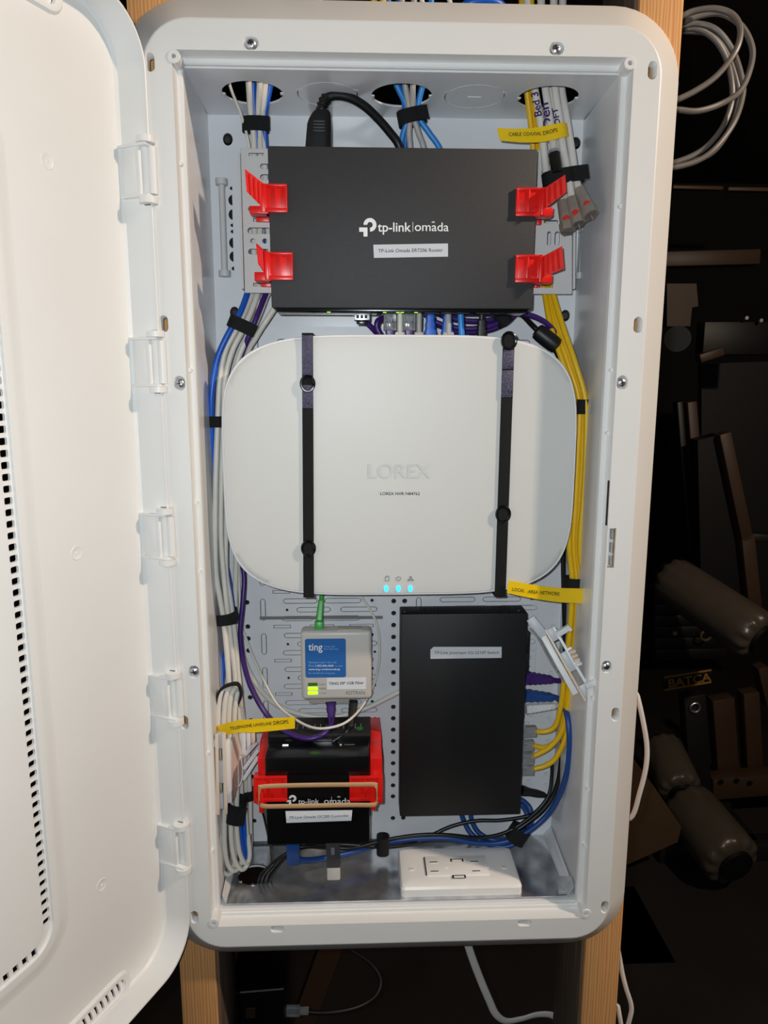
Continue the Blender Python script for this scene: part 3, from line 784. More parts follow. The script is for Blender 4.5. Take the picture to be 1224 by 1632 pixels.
tower(k2, 590, 609, 1208, 1262, .024, .062); tower(k2, 590, 608, 1179, 1262, .062, YP)
# rubber band round the two clips' posts
yb_ = YCC-.0095
rb_ = pxpath([(414,1254,yb_), (440,1252.5,yb_), (508,1251,yb_), (575,1250.5,yb_), (597,1250.5,yb_), (600.5,1255,yb_+.001), (600.5,1270,yb_+.003), (600,1280,yb_+.003), (594,1283,yb_), (560,1283,yb_), (508,1284,yb_), (450,1285,yb_), (421,1285,yb_), (414,1281,yb_+.003), (413,1270,yb_+.003), (412.5,1259,yb_+.001)], 3)
T(MB().tube(rb_[:-1], .0023, 8, True, .3, (0,0,1)).build('rubber_band', 'tan_rubber'), 'tan rubber band stretched across the square controller', 'rubber band')

# ---- memory stick under the controller
a = at(530, 1345, .03); b = at(532, 1400, .03)
US = root('usb_stick', b, 'grey and white memory stick hanging from the bottom of the controller', 'memory stick')
MB().bar(at(530.5, 1340, .032), at(531.5, 1380, .032), .0135, .0075, .0008).build('grip', 'usb_dark', US)
MB().bar(at(531.5, 1374, .032), at(532, 1400, .032), .0132, .0070, .0015).build('cap', 'usb_light', US)
MB().bar(at(530.3, 1351, .0278), at(530.6, 1362, .0278), .0034, .0006).build('inset', 'ink_grey', US)

# ---- network switch
YW = .068
W_ = root('network_switch', (.066, YW+.013, -.314), 'upright black metal network switch with a white label and vent slots on top', 'switch')
MB().box((.0030, YW, -.3140), (.1290, YW+.027, -.0950), .0014).build('housing', 'black_switch', W_)
for k in range(26):
    x = .022 + k*.0036
    MB().bar((x, YW+.005, -.0948), (x+.002, YW+.021, -.0948), .0013, .0004, nrm=(0,0,1)).build('vent_slot', 'dark_slot', W_)
MB().cyl((.0072, YW+.008, -.0951), (.0072, YW+.008, -.0946), .0011, seg=10).build('case_screw', 'ink_grey', W_)
MB().cyl((.1215, YW+.008, -.0951), (.1215, YW+.008, -.0946), .0011, seg=10).build('case_screw', 'ink_grey', W_)
MB().box((.1285, YW+.004, -.305), (.1300, YW+.024, -.10), .0004).build('port_panel', 'black_gloss', W_)
lb_ = MB().quad([at(*q, YW-.0003) for q in ((686,1050), (799.5,1048.5), (799.5,1031), (691,1031), (686,1035.5))], .0003).build('label', 'label_grey', W_, smooth=False)
text('TP-Link Jetstream SG-2210P Switch', lb_, (692, 1042.5), (795, 1042), YW-.0003, 'ink_black', .95)
for py in (1016, 1050, 1082, 1108, 1130, 1165, 1187, 1207, 1227):
    z_ = at(836, py, .08).z
    MB().box((.1296, YW+.005, z_-.0062), (.1304, YW+.018, z_+.0062)).build('port', 'dark_slot', W_)
for py in (1018, 1050):
    z_ = at(845, py, .09).z
    MB().box((.1298, YW+.008, z_-.012), (.1340, YW+.024, z_+.012), .001).build('port_cover', 'black_rubber', W_)
MB().box((.03, YW+.026, -.28), (.10, YP, -.14)).build('rear_mount', 'black_matte', W_)

# ---- outlet on the floor plate
zo = -.3610
PL = root('power_outlet', (.0625, .05, ZB+.0026), 'white double wall outlet with two charging ports, lying on the metal floor', 'outlet')
x0, x1, y0, y1 = .0035, .1215, .0245, .0835
def oring(d, z): return [Vector((x, y, z)) for x, y in rrect(x0+d, x1-d, y0+d, y1-d, .004, 4)]
MB().loft([oring(-.0015, ZB+.0026), oring(-.0015, zo-.0035), oring(0, zo-.0012), oring(.003, zo), oring(.012, zo+.0004)], cap1=True).build('cover_plate', 'outlet_white', PL, sharp=30)
MB().box((.029, .0375, zo-.002), (.0925, .0670, zo+.0016), .0006).build('receptacle', 'outlet_white', PL)
def opz(px, py): return atz(px, py, zo+.0016)
for i, (px, py, nm) in enumerate(((691,1374,'power_slot'), (692.5,1388.5,'power_slot'), (756,1373,'power_slot'), (759,1388,'power_slot'))):
    p = opz(px, py)
    rc = MB().box((p.x-.0040, p.y-.0006, zo+.0014), (p.x+.0040, p.y+.0006, zo+.0018)).build(nm, 'dark_slot', PL)
    MB().box((p.x-.0042, p.y-.0024, zo+.0014), (p.x+.0042, p.y-.0007, zo+.0019), .0002).build('slot_lip', 'outlet_white', rc)
for px, py in ((710,1381), (776,1380)):
    p = opz(px, py); MB().cyl((p.x, p.y, zo+.0014), (p.x, p.y, zo+.0019), .0033, .0028, 16).build('ground_hole', 'outlet_white', PL)
for px, py in ((728,1371), (731.5,1397)):
    p = opz(px, py); u = MB().box((p.x-.0068, p.y-.0022, zo+.0014), (p.x+.0068, p.y+.0022, zo+.0018)).build('charging_port', 'dark_slot', PL)
    MB().box((p.x-.0052, p.y-.0021, zo+.0016), (p.x+.0052, p.y+.0008, zo+.0021), .0002).build('port_tongue', 'outlet_white', u)
for px, py in ((656,1385), (803,1382)):
    p = atz(px, py, zo+.0004); s_ = MB().cyl((p.x, p.y, zo), (p.x, p.y, zo+.0009), .0032, .0026, 16).build('plate_screw', 'outlet_white', PL)
    MB().bar((p.x-.0018, p.y+.001, zo+.0009), (p.x+.0018, p.y-.001, zo+.0009), .0006, .0002, nrm=(0,0,1)).build('screw_slot', 'ink_grey', s_)
p = atz(676, 1396, zo+.0016); q = atz(682, 1399, zo+.0016)
MB().bar((.0287, .0385, zo+.0009), (.0287, .066, zo+.0009), .0010, .0016, nrm=(0,0,1)).build('dark_gap', 'dark_slot', PL)  # dark strip along the receptacle's left edge

# ================================================================== cables
RJ = .0027                      # radius of a network cable
def plugbox(parent, a, b, wd, th, m, name='plug', bev=.0006):
    return MB().bar(a, b, wd, th, bev).build(name, m, parent)
def boot(parent, a, b, w0, w1, th, m, ribs=4, name='boot'):
    """tapering ribbed boot from a (wide) to b (narrow)"""
    a = Vector(a); b = Vector(b); d = (b-a).normalized(); n = Vector((0,-1,0)); n = (n-d*n.dot(d)).normalized(); z = d.cross(n)
    rings = []; K = 2*ribs+1
    for i in range(K+1):
        t = i/K; wd = w0+(w1-w0)*t; tt = th+(w1-th)*t*.7
        if i % 2: wd *= .86; tt *= .88
        c = a.lerp(b, t); rg = []
        for j in range(12):
            q = 2*math.pi*j/12; cs, sn = math.cos(q), math.sin(q)
            rg.append(c + z*(wd/2*math.copysign(abs(cs)**.6, cs)) + n*(tt/2*math.copysign(abs(sn)**.6, sn)))
        rings.append(rg)
    return MB().loft(rings, True, True).build(name, m, parent, sharp=30)
def tie(label, px, py, wpx, hpx, Y, ang=0., dep=.011, tail=False, group='black hook-and-loop cable ties', k=1.25):
    """sleeve of hook-and-loop tape; wpx half width across the bundle, hpx tape width"""
    c = at(px, py, Y); sc = (c-CAM).length/FPX
    a = wpx*sc; h = hpx*sc; A = math.radians(ang)
    ax = Vector((math.sin(A), 0, math.cos(A))); ac = Vector((math.cos(A), 0, -math.sin(A))); n = Vector((0,1,0))
    rings = []
    for s_, g_ in ((-.5, .90), (-.5, 1.), (.5, 1.), (.5, .90)):
        rings.append([c + ax*(h*s_) + ac*(a*g_*math.copysign(abs(math.cos(q))**.75, math.cos(q))) + n*(dep*.5*g_*math.copysign(abs(math.sin(q))**.75, math.sin(q))) for q in [2*math.pi*i/28 for i in range(28)]])
    o = MB().loft(rings).build('cable_tie', 'velcro')
    T(o, label, 'cable tie', group)
    if tail: MB().bar(c + ac*(a*.3) - n*(dep*.5+.0006), c + ac*(a*1.12) - n*(dep*.4), h*.94, .0012).build('tape_end', 'velcro', o)
    return o

# ---- bundle that comes down through the first knock-out on the left
gL = 'cables of the left bundle'
thin = cable('thin_cable', 'thin white cable sweeping from the left bundle round under the fibre terminal', [(352,-140,.07), (360,90,.07), (366,135,.074), (385,185,.084), (398,240,.094), (404,320,.098), (408,440,.098), (412,480,.094), (400,540,.094), (386,600,.096), (380,700,.098), (380,880,.098), (384,985,.098), (393,1020,.098), (412,1066,.096), (440,1120,.088), (470,1146,.070), (500,1160,.054), (530,1159,.051), (556,1148,.060), (580,1122,.085), (598,1085,.104), (605,1045,.106), (603,1005,.106), (592,975,.106), (575,948,.104), (560,900,.098)], .0013, 'cab_white', gL)
for i, (top, mid, low, lab) in enumerate((
    ([(390,-140,.072),(394,90,.072),(396,128,.075),(400,185,.086),(405,240,.094),(404,440,.094),(398,476,.086),(378,522,.075),(359,560,.072),(350,610,.070)], [(347,670,.068),(344,760,.064),(343,850,.062),(344,910,.062)], [(350,950,.062),(356,985,.062),(361,1030,.060),(364,1070,.058),(366,1105,.060),(372,1160,.066),(376,1260,.07)], 'white network cable on the outer side of the left bundle'),
    ([(414,-140,.074),(414,90,.074),(414,130,.076),(412,185,.088),(415,240,.095),(413,440,.095),(408,476,.088),(389,522,.079),(370,560,.075),(358,610,.073)], [(356,670,.074),(353,760,.072),(352,850,.070),(356,910,.068)], [(360,950,.066),(364,985,.066),(369,1030,.066),(374,1070,.066),(376,1105,.068),(382,1160,.074),(385,1260,.078)], 'white network cable in the middle of the left bundle'),
    ([(424,-140,.078),(423,90,.078),(423,130,.080),(418,185,.090),(421,240,.097),(430,440,.097),(423,476,.090),(404,522,.083),(384,560,.080),(370,610,.080)], [(366,670,.080),(362,760,.080),(360,850,.080),(360,910,.076)], [(366,950,.074),(371,985,.074),(376,1030,.074),(379,1070,.074),(383,1105,.076),(388,1160,.082),(392,1260,.084)], 'white network cable on the inner side of the left bundle'))):
    cable('network_cable', lab, top+mid+low, RJ, 'cab_white', gL)
bl = cable('network_cable', 'bright blue network cable running down outside the recorder on the left', [(400,-140,.080),(403,90,.080),(403,126,.081),(406,185,.090),(411,240,.097),(409,300,.099),(401,440,.098),(394,468,.084),(382,500,.074),(365,530,.070),(347,570,.068),(338,620,.066),(337,670,.068),(341,760,.074),(350,850,.078),(361,910,.080),(368,950,.082),(371,985,.082),(368,1015,.082),(359,1045,.082),(354,1085,.080),(354,1130,.080),(360,1200,.082),(368,1300,.082)], .0029, 'cab_blue', gL)
cable('network_cable', 'bright blue network cable beside the white ones in the upper left knock-out', [(436,-140,.082),(434,90,.082),(432,128,.083),(422,185,.091),(424,240,.098),(428,300,.099),(424,440,.100),(430,470,.100)], RJ, 'cab_blue', gL)
pur = cable('network_cable', 'purple network cable from the left bundle curving up into the fibre terminal', [(436,420,.096),(430,450,.092),(422,472,.086),(408,508,.079),(396,538,.079),(382,575,.086),(375,640,.092),(376,760,.094),(384,880,.094),(389,920,.092),(387,960,.086),(383,1010,.080),(389,1060,.076),(402,1100,.072),(424,1138,.066),(452,1164,.054),(486,1177,.044),(512,1172,.046),(526,1158,.058),(529,1146,.072)], .0026, 'cab_purple', gL)
boot(pur, at(527,1119,.083), at(528,1150,.077), .0112, .0066, .010, 'cab_purple', 2, 'plug_boot')
cable('network_cable', 'white network cable passing under the fibre terminal to the black switch', [(470,470,.088),(446,482,.084),(424,512,.081),(408,538,.084),(394,566,.090),(382,640,.096),(379,760,.098),(376,900,.096),(375,960,.094),(377,1000,.092),(387,1045,.094),(405,1085,.098),(436,1120,.102),(480,1139,.104),(530,1143,.104),(580,1130,.106),(620,1111,.106),(640,1102,.106),(690,1092,.106)], RJ, 'cab_white', gL)

tie('narrow black tape tie just under the upper left knock-out', 407, 199, 18.5, 19, .089, 0, .012, True)
tie('wide black tape tie slanting over the left bundle below the router bracket', 386, 519, 21, 19, .076, 24, .030, True)
tie('short black tape tie on the left bundle beside the recorder', 343, 672, 13, 17, .070, 0, .013)
tie('black tape tie on the left bundle below the recorder', 361, 982, 17, 17, .071, -8, .028, True)
tb = MB().tube(pxpath([(346,1122,.046),(347,1108,.044),(354,1097,.043),(366,1091,.043),(378,1090,.044),(383,1098,.046),(384,1110,.050),(379,1122,.054)], 5), .0042, 8, False, .3, (0,-1,0)).build('cable_tie', 'velcro')
T(tb, 'loose black tape loop round the folded telephone cables', 'cable tie', 'black hook-and-loop cable ties')

# ---- folded telephone cables
gT = 'folded telephone cables at the lower left'
tel = [
 ([(372,1120,.060),(366,1102,.052),(356,1098,.046),(350,1112,.044),(348,1140,.044),(348,1180,.046),(350,1240,.046),(348,1300,.044),(347,1350,.044),(351,1380,.046),(360,1393,.050),(370,1388,.056),(375,1360,.060),(374,1300,.064),(374,1220,.066)], 'outermost white telephone cable of the loops at the lower left'),
 ([(378,1120,.062),(374,1103,.054),(366,1098,.048),(360,1112,.045),(357,1140,.045),(357,1180,.047),(360,1240,.047),(358,1300,.045),(358,1345,.045),(362,1374,.047),(371,1387,.050),(381,1382,.056),(386,1362,.062),(385,1300,.066),(384,1220,.068)], 'second white telephone cable of the loops at the lower left'),
 ([(384,1125,.064),(381,1105,.056),(374,1099,.050),(368,1112,.047),(365,1140,.047),(366,1180,.049),(369,1240,.049),(368,1300,.047),(369,1340,.047),(374,1370,.049),(384,1385,.052),(393,1380,.056),(397,1365,.060),(394,1335,.064),(391,1290,.066)], 'third white telephone cable of the loops at the lower left'),
 ([(380,1100,.054),(377,1112,.050),(374,1140,.050),(375,1180,.052),(378,1240,.052),(377,1300,.050),(378,1330,.050),(382,1358,.051),(389,1374,.053),(396,1372,.056),(398,1358,.058),(395,1330,.064)], 'innermost white telephone cable of the loops at the lower left')]
for pts, lab in tel: cable('telephone_cable', lab, pts, .0025, 'cab_white', gT)
cable('telephone_cable', 'short blue cable inside the white telephone loops', [(380,1285,.060),(382,1320,.058),(386,1352,.057),(390,1370,.057),(392,1360,.060),(390,1330,.062),(388,1290,.064)], .0024, 'cab_blue', gT)
for x, lab in ((391, 'pale grey cable dropping behind the red clip, left of a pair'), (398.5, 'pale grey cable dropping behind the red clip, right of a pair')):
    cable('telephone_cable', lab, [(x-4,1150,.09),(x-3,1200,.088),(x,1260,.084),(x+.5,1300,.080),(x+1,1345,.078),(x-2,1368,.074)], .0022, 'cab_white', gT)
tie('broad black tape tie under the lower left jack block', 377, 1290, 13, 30, .052, 12, .024, True)
tie('small black tape tie behind the red clip of the controller', 394, 1266, 10, 15, .083, -4, .012)
tie('small black tape tie round the foot of the telephone loops', 391, 1344, 8.5, 17, .070, 0, .022)

# ---- cables through the middle knock-out
gM = 'cables of the middle knock-out'
for pts, m, lab in (
 ([(618,-140,.080),(622,90,.080),(630,130,.080),(646,165,.086),(650,188,.090),(642,215,.094),(639,240,.096),(640,300,.098)], 'cab_lightblue', 'light blue network cable on the left of the middle bundle'),
 ([(640,-140,.076),(642,90,.076),(645,130,.077),(651,165,.083),(653,188,.086),(652,215,.090),(654,240,.094),(654,300,.098)], 'cab_grey', 'left of two grey cables in the middle bundle'),
 ([(660,-140,.074),(660,90,.074),(658,130,.075),(658,165,.082),(660,188,.085),(668,215,.089),(676,240,.093),(682,300,.098)], 'cab_grey', 'right of two grey cables in the middle bundle'),
 ([(690,-140,.080),(684,90,.080),(675,130,.080),(667,165,.086),(668,188,.089),(684,212,.092),(702,240,.094),(720,300,.098)], 'cab_lightblue', 'light blue network cable splaying right from the middle bundle'),
 ([(634,-140,.086),(638,90,.086),(642,135,.086),(646,188,.094),(646,240,.100),(646,300,.102)], 'cab_blue', 'blue network cable at the back of the middle bundle')):
    cable('network_cable', lab, pts, RJ, m, gM)
tie('black tape tie round the middle bundle above the router', 656, 187, 20, 19, .088, -12, .016, True)

# ---- power cord of the router
pc = root('mains_cable', at(508, 235, .06), 'black moulded mains cable plugged in behind the top of the router', 'mains cable')
rg = []
for px, py, wd, tp in ((507,250,40,.017), (508,225,38,.017), (509,200,36,.017), (510,192,33,.016), (512,183,28,.013), (513,178,22,.011)):
    c = at(px, py, .062); w_ = wd/1150*.67; 
    rg.append([c + Vector((w_/2*math.copysign(abs(math.cos(q))**.55, math.cos(q)), tp/2*math.copysign(abs(math.sin(q))**.55, math.sin(q)), 0)) for q in [2*math.pi*i/24 for i in range(24)]])
MB().loft(rg, True, True).build('plug', 'black_rubber', pc, sharp=40)
for k in range(4):
    p = at(508.5, 186+k*5+7, .0528); MB().box(p+Vector((-.005,-.0004,-.0006)), p+Vector((.005,.0014,.0006)), .0002).build('grip_line', 'usb_dark', pc)
rl = pxpath([(512,182,.062),(513,172,.061),(516,163,.061),(521,156,.062)], 6)
MB().tube(rl, [.0052 if i % 4 < 2 else .0040 for i in range(len(rl))], 12).build('strain_relief', 'black_rubber', pc)
MB().tube(pxpath([(520,157,.062),(535,152,.063),(558,156,.066),(582,170,.072),(605,192,.080),(622,212,.086),(634,228,.090),(642,250,.092)], 6), .0039, 12).build('cord', 'black_rubber', pc)

# ---- coaxial cables at the upper right
gC = 'white coaxial cables of the upper right knock-out'
cx_ = [
 ([(838,-140,.074),(846,90,.074),(852,140,.074),(861,190,.074),(866,230,.072),(870,270,.068),(874,305,.062)], None, 'leftmost white coaxial cable, marked Bed 3 in purple'),
 ([(862,-140,.070),(866,90,.070),(868,132,.070),(876,185,.068),(881,225,.062),(883,248,.056)], ((883,243,.056),(888,278,.048)), 'white coaxial cable marked Den with a short black connector'),
 ([(884,-140,.070),(884,90,.070),(884,132,.070),(891,185,.066),(897,235,.060),(905,275,.052),(910,310,.044),(912,322,.042)], ((910,316,.044),(922,357,.036)), 'third white coaxial cable with a red-dotted connector'),
 ([(900,-140,.076),(896,90,.076),(894,132,.076),(903,190,.070),(911,240,.062),(917,280,.054),(924,306,.046)], ((923,303,.047),(942,343,.034)), 'rightmost white coaxial cable with the largest connector')]
for i, (pts, con, lab) in enumerate(cx_):
    c = cable('coaxial_cable', lab, pts, .0033, 'coax_white', gC, 'coaxial cable', sub=6, seg=14)
    if con:
        a = at(*con[0]); b = at(*con[1]); d = (b-a).normalized()
        if i == 1:
            MB().cyl(a, b, .0050, .0050, 18).build('connector', 'conn_black', c); MB().cyl(a-d*.0006, a+d*.0022, .0054, seg=18).build('collar', 'steel', c)
        else:
            r = .0052 if i == 2 else .0060
            MB().cyl(a, b, r*.9, r, 20).build('connector', 'conn_body', c)
            MB().cyl(b-d*.009, b, r*1.16, r*1.2, 6).build('hex_nut', 'conn_body', c)
            q = a.lerp(b, .62) + Vector((-.0012,-r*.98,0))
            MB().cyl(q+Vector((0,.0012,0)), q+Vector((0,-.0007,0)), .0031, .0028, 16).build('red_dot', 'conn_red', c)
            MB().cyl(b, b+d*.006, .0005, seg=6).build('centre_pin', 'conn_body', c)
c5 = cable('coaxial_cable', 'short white coaxial cable ending in a connector by the red clip', [(876,132,.082),(884,185,.080),(890,235,.070),(896,280,.058),(899,315,.048)], .0033, 'coax_white', gC, 'coaxial cable', seg=14)
a = at(897,322,.048); b = at(904,369,.038); d = (b-a).normalized()
MB().cyl(a, b, .0050, .0054, 20).build('connector', 'conn_body', c5); MB().cyl(b-d*.008, b, .0062, .0064, 6).build('hex_nut', 'conn_body', c5)
q = a.lerp(b, .6)+Vector((-.0004,-.0052,0)); MB().cyl(q+Vector((0,.001,0)), q+Vector((0,-.0006,0)), .0030, .0027, 16).build('red_dot', 'conn_red', c5)
cl0 = [o for o in COL.objects if o.name.startswith('coaxial_cable')]
text('Bed 3', cl0[0], (863.5,184), (857,146), .0700, 'ink_purple', 1.05, .02, name='handwriting')
text('Den', [o for o in cl0 if 'Den' in o.get('label','')][0], (880,203), (873,163), .0640, 'ink_purple', .85, .02, name='handwriting')
text('DFT', [o for o in cl0 if 'third' in o.get('label','')][0], (893,198), (888,171), .0605, 'ink_purple', .9, .02, name='handwriting')
tie('black tape tie round the coaxial cables above the red clip', 897, 284, 29, 20, .056, -10, .022, True)

# ---- yellow network cables
gY = 'yellow network cables'
ye = [
 ((-3,-7,-9,-11,-8,-10), [(893,1130,.074),(884,1158,.078),(868,1166,.080),(850,1165,.081)], 'yellow network cable plugged into the upper of the four yellow-fed switch ports'),
 ((1,-1,-2,-4,-1,-3), [(899,1140,.076),(888,1178,.080),(868,1191,.081),(846,1187,.081)], 'yellow network cable plugged into the second yellow-fed switch port'),
 ((5,4,4,2,5,4), [(904,1130,.072),(896,1165,.074),(876,1191,.076),(846,1207,.079)], 'yellow network cable plugged into the third yellow-fed switch port'),
 ((9,9,8,6,10,9), [(912,1110,.072),(904,1165,.074),(888,1205,.076),(870,1220,.078),(846,1226,.080)], 'yellow network cable plugged into the lowest yellow-fed switch port')]
yz = [0, .003, .001, -.004]
for i, (dx, tail, lab) in enumerate(ye):
    z_ = yz[i]
    pts = [(832+i*6,-140,.078+z_),(834+i*4,90,.078+z_),(839+i*3.5,140,.078+z_),(845+i*4,190,.086+z_),(850+i*4,240,.094+z_),(857+i*2,330,.098),(862+dx[0],420,.096+z_*.4),(871+dx[0]*1.1,466,.090+z_),(886+dx[1]*1.2,520,.078+z_),(908+dx[2]*1.15,580,.068+z_),(925+dx[2],640,.064+z_),(926+dx[3]*1.25,720,.064+z_),(922+dx[3]*1.2,800,.064+z_),(918+dx[3],870,.063+z_),(920+dx[4],930,.062+z_),(918+dx[4]*1.2,1000,.064+z_),(913+dx[5]*1.1,1060,.068+z_)]
    c = cable('network_cable', lab, pts+tail, RJ, 'cab_yellow', gY)
    e = tail[-1]
    plugbox(c, at(e[0]+4, e[1], e[2]), at(832, e[1]+.5, e[2]), .0104, .0072, 'clear_plastic', 'clear_plug', .0004)
    for j in range(3): plugbox(c, at(840, e[1]-3+3*j, e[2]-.0008), at(833, e[1]-3+3*j, e[2]-.0008), .0010, .0010, 'cab_grey' if j != 1 else 'green_plug', 'plug_wire', 0)
tie('short black tape tie on the yellow cables beside the recorder', 929, 648, 12, 22, .065, 0, .015)
tie('black tape tie on the yellow cables at the lower right of the recorder', 919, 929, 18, 19, .064, 0, .018)

# ---- yellow flag labels
def flag(label, words, corners, Y, t0, t1, wrap=None, bold=0.):
    o = MB().quad([at(*c, y) for c, y in zip(corners, Y)], .0004).build('cable_label', 'label_yellow', None, smooth=False)
    T(o, label, 'label', 'yellow cable labels')
    return o
def ribbon(name, label, top, bot, m='label_yellow', group='yellow cable labels'):
    """flag built from matching points along its upper and lower edge (px, py, Y)"""
    a = pxpath(top, 4); b = pxpath(bot, 4); n = len(a); mb = MB(); t = Vector((0,.0004,0))
    vs = a + b + [p+t for p in a] + [p+t for p in b]; fs = []
    for i in range(n-1):
        fs += [[i,i+1,n+i+1,n+i], [2*n+i,3*n+i,3*n+i+1,2*n+i+1], [i,2*n+i,2*n+i+1,i+1], [n+i,n+i+1,3*n+i+1,3*n+i]]
    fs += [[0,n,3*n,2*n], [n-1,3*n-1,4*n-1,2*n-1]]
    mb.add(vs, fs)
    return T(mb.build(name, m, None), label, 'label', group)
def text_bent(words, parent, segs, m='ink_black', hs=1., bold=.012):
    """words printed along a bent ribbon: [(word, (px,py), (px,py), Y)]"""
    for w_, p0, p1, Y in segs: text(w_, parent, p0, p1, Y, m, hs, bold)
f1 = ribbon('cable_label', 'yellow flag label reading CABLE COAXIAL DROPS on the coaxial bundle', [(792,204,.052),(830,205,.052),(862,202,.053),(892,196,.053),(902,196,.058),(905,199,.072)], [(797,224,.052),(832,227,.052),(866,226,.053),(896,219,.053),(906,217,.058),(908,218,.072)])
text_bent(None, f1, [('CABLE', (811,217), (831,216.5), .0514), ('COAXIAL', (834,216.5), (863,215.5), .0515), ('DROPS', (866,215.5), (889,210), .0522)], hs=1.1)
f2 = ribbon('cable_label', 'yellow flag label reading LOCAL AREA NETWORK beside the recorder', [(811,925,.024),(850,932,.026),(890,937,.034),(930,938,.046),(935,939,.056)], [(808,945,.024),(845,953,.026),(888,959.5,.034),(929,961.5,.046),(934,960,.056)])
text_bent(None, f2, [('LOCAL', (816,941.5), (836,944), (.0238,.0244)), ('AREA', (841,945), (857,946.5), (.0247,.0264)), ('NETWORK', (860,947), (892,949.5), (.0270,.0340))], hs=1.15)
f3 = ribbon('cable_label', 'yellow flag label reading TELEPHONE LANDLINE DROPS above the jack block', [(344,1158,.040),(350,1156,.034),(375,1149,.028),(410,1146,.027),(470,1143,.027)], [(346,1163,.040),(354,1172,.034),(378,1168,.028),(412,1167,.027),(470,1161,.027)])
text_bent(None, f3, [('TELEPHONE', (367,1163.5), (402,1158), .0270), ('LANDLINE', (404,1157.5), (433,1155), .0262), ('DROPS', (436,1155), (460,1153), .0262)], hs=1.15)

# ---- plugs under the router
gR = 'cables plugged into the underside of the router'
zr = .1888
def under(px, Y): return Vector((at(px, 500, Y).x, Y, zr))
s_ = cable('fibre_cable', 'purple cable with a bright metal module under the router', [(576,506,.045),(584,514,.048),(596,526,.054),(606,540,.062),(612,570,.078)], .0026, 'cab_purple', gR)
p = under(577, .043); MB().box(p+Vector((-.0068,-.004,-.0055)), p+Vector((.0068,.008,.001)), .0004).build('metal_module', 'steel', s_)
for k in range(3): MB().box(p+Vector((-.0050+k*.0036,-.0044,-.0040)), p+Vector((-.0026+k*.0036,-.0038,-.0012))).build('module_window', 'dark_slot', s_)
MB().box(p+Vector((-.0048,-.002,-.0085)), p+Vector((.0048,.006,-.0055)), .0004).build('latch', 'black_gloss', s_)
for px, lab in ((621.5,'left purple patch cable with a clear plug under the router'), (652,'right purple patch cable with a clear plug under the router')):
    p = under(px, .045)
    pts = [p+Vector((0,0,-.016)), p+Vector((0,.004,-.026)), p+Vector((.002,.018,-.034)), p+Vector((.010,.030,-.036))]
    c = cable('patch_cable', lab, pts, .0027, 'cab_purple', gR)
    MB().box(p+Vector((-.0056,-.0034,-.014)), p+Vector((.0056,.0042,.001)), .0005).build('clear_plug', 'clear_plastic', c)
    boot(c, p+Vector((0,0,-.006)), p+Vector((0,.001,-.022)), .0098, .0074, .008, 'cab_purple', 3, 'plug_boot')
    MB().box(p+Vector((-.0022,-.0050,-.013)), p+Vector((.0022,-.0038,-.002)), .0003).build('latch', 'clear_plastic', c)
p = under(604, .052)
cable('patch_cable', 'purple cable bulging out left of the two clear plugs', [p+Vector((.006,.006,-.002)), p+Vector((-.001,0,-.005)), p+Vector((-.0015,0,-.012)), p+Vector((.004,.002,-.020)), p+Vector((.010,.014,-.026))], .0026, 'cab_purple', gR)
for px, m, lab in ((637.5,'cab_white','white cable end between the two clear plugs'), (668,'cab_grey','grey cable end right of the clear plugs')):
    p = under(px, .046)
    c = cable('patch_cable', lab, [p+Vector((0,0,.001)), p+Vector((0,0,-.012)), p+Vector((.0006,.004,-.026)), p+Vector((.001,.018,-.034))], .0026, m, gR)
    MB().box(p+Vector((-.0042,-.002,-.021)), p+Vector((.0042,.006,-.015)), .0006).build('plug_foot', m, c)
for px, m, lab in ((686,'cab_blue','bright blue patch cable with a flared boot under the router'), (713,'cab_blue','bright blue boot half hidden behind a grey cable under the router')):
    p = under(px, .046)
    c = cable('patch_cable', lab, [p+Vector((0,.002,-.020)), p+Vector((0,.008,-.030)), p+Vector((.003,.022,-.036))], .0027, m, gR)
    boot(c, p+Vector((0,0,-.022)), p+Vector((0,0,.001)), .0128, .0076, .0095, m, 3, 'plug_boot')
p = under(715, .040)
c = cable('patch_cable', 'grey cable hanging in front of the blue boot under the router', [p+Vector((0,.002,.001)), p+Vector((0,0,-.010)), p+Vector((0,.002,-.022)), p+Vector((.001,.016,-.032))], .0025, 'cab_grey', gR)
MB().box(p+Vector((-.0048,-.002,-.021)), p+Vector((.0048,.005,-.0155)), .0006).build('plug_foot', 'cab_grey', c)
p = under(734, .044)
c = cable('patch_cable', 'light blue cable hanging under the router', [p+Vector((0,0,.001)), p+Vector((.0008,0,-.010)), p+Vector((.0018,.002,-.022)), p+Vector((.003,.016,-.032))], .0029, 'cab_lightblue', gR)
MB().box(p+Vector((-.0030,-.0025,-.0205)), p+Vector((.0075,.004,-.0175)), .0006).build('plug_foot', 'cab_lightblue', c)
p = under(768, .044)
c = cable('power_lead', 'thick black power lead hanging under the right end of the router', [p+Vector((0,0,.001)), p+Vector((0,.001,-.006)), p+Vector((-.0008,.004,-.030)), p+Vector((0,.016,-.036))], .0026, 'cab_black', gR)
boot(c, p+Vector((-.0004,.001,-.028)), p+Vector((0,0,-.004)), .0096, .0080, .0090, 'black_rubber', 5, 'plug_boot')
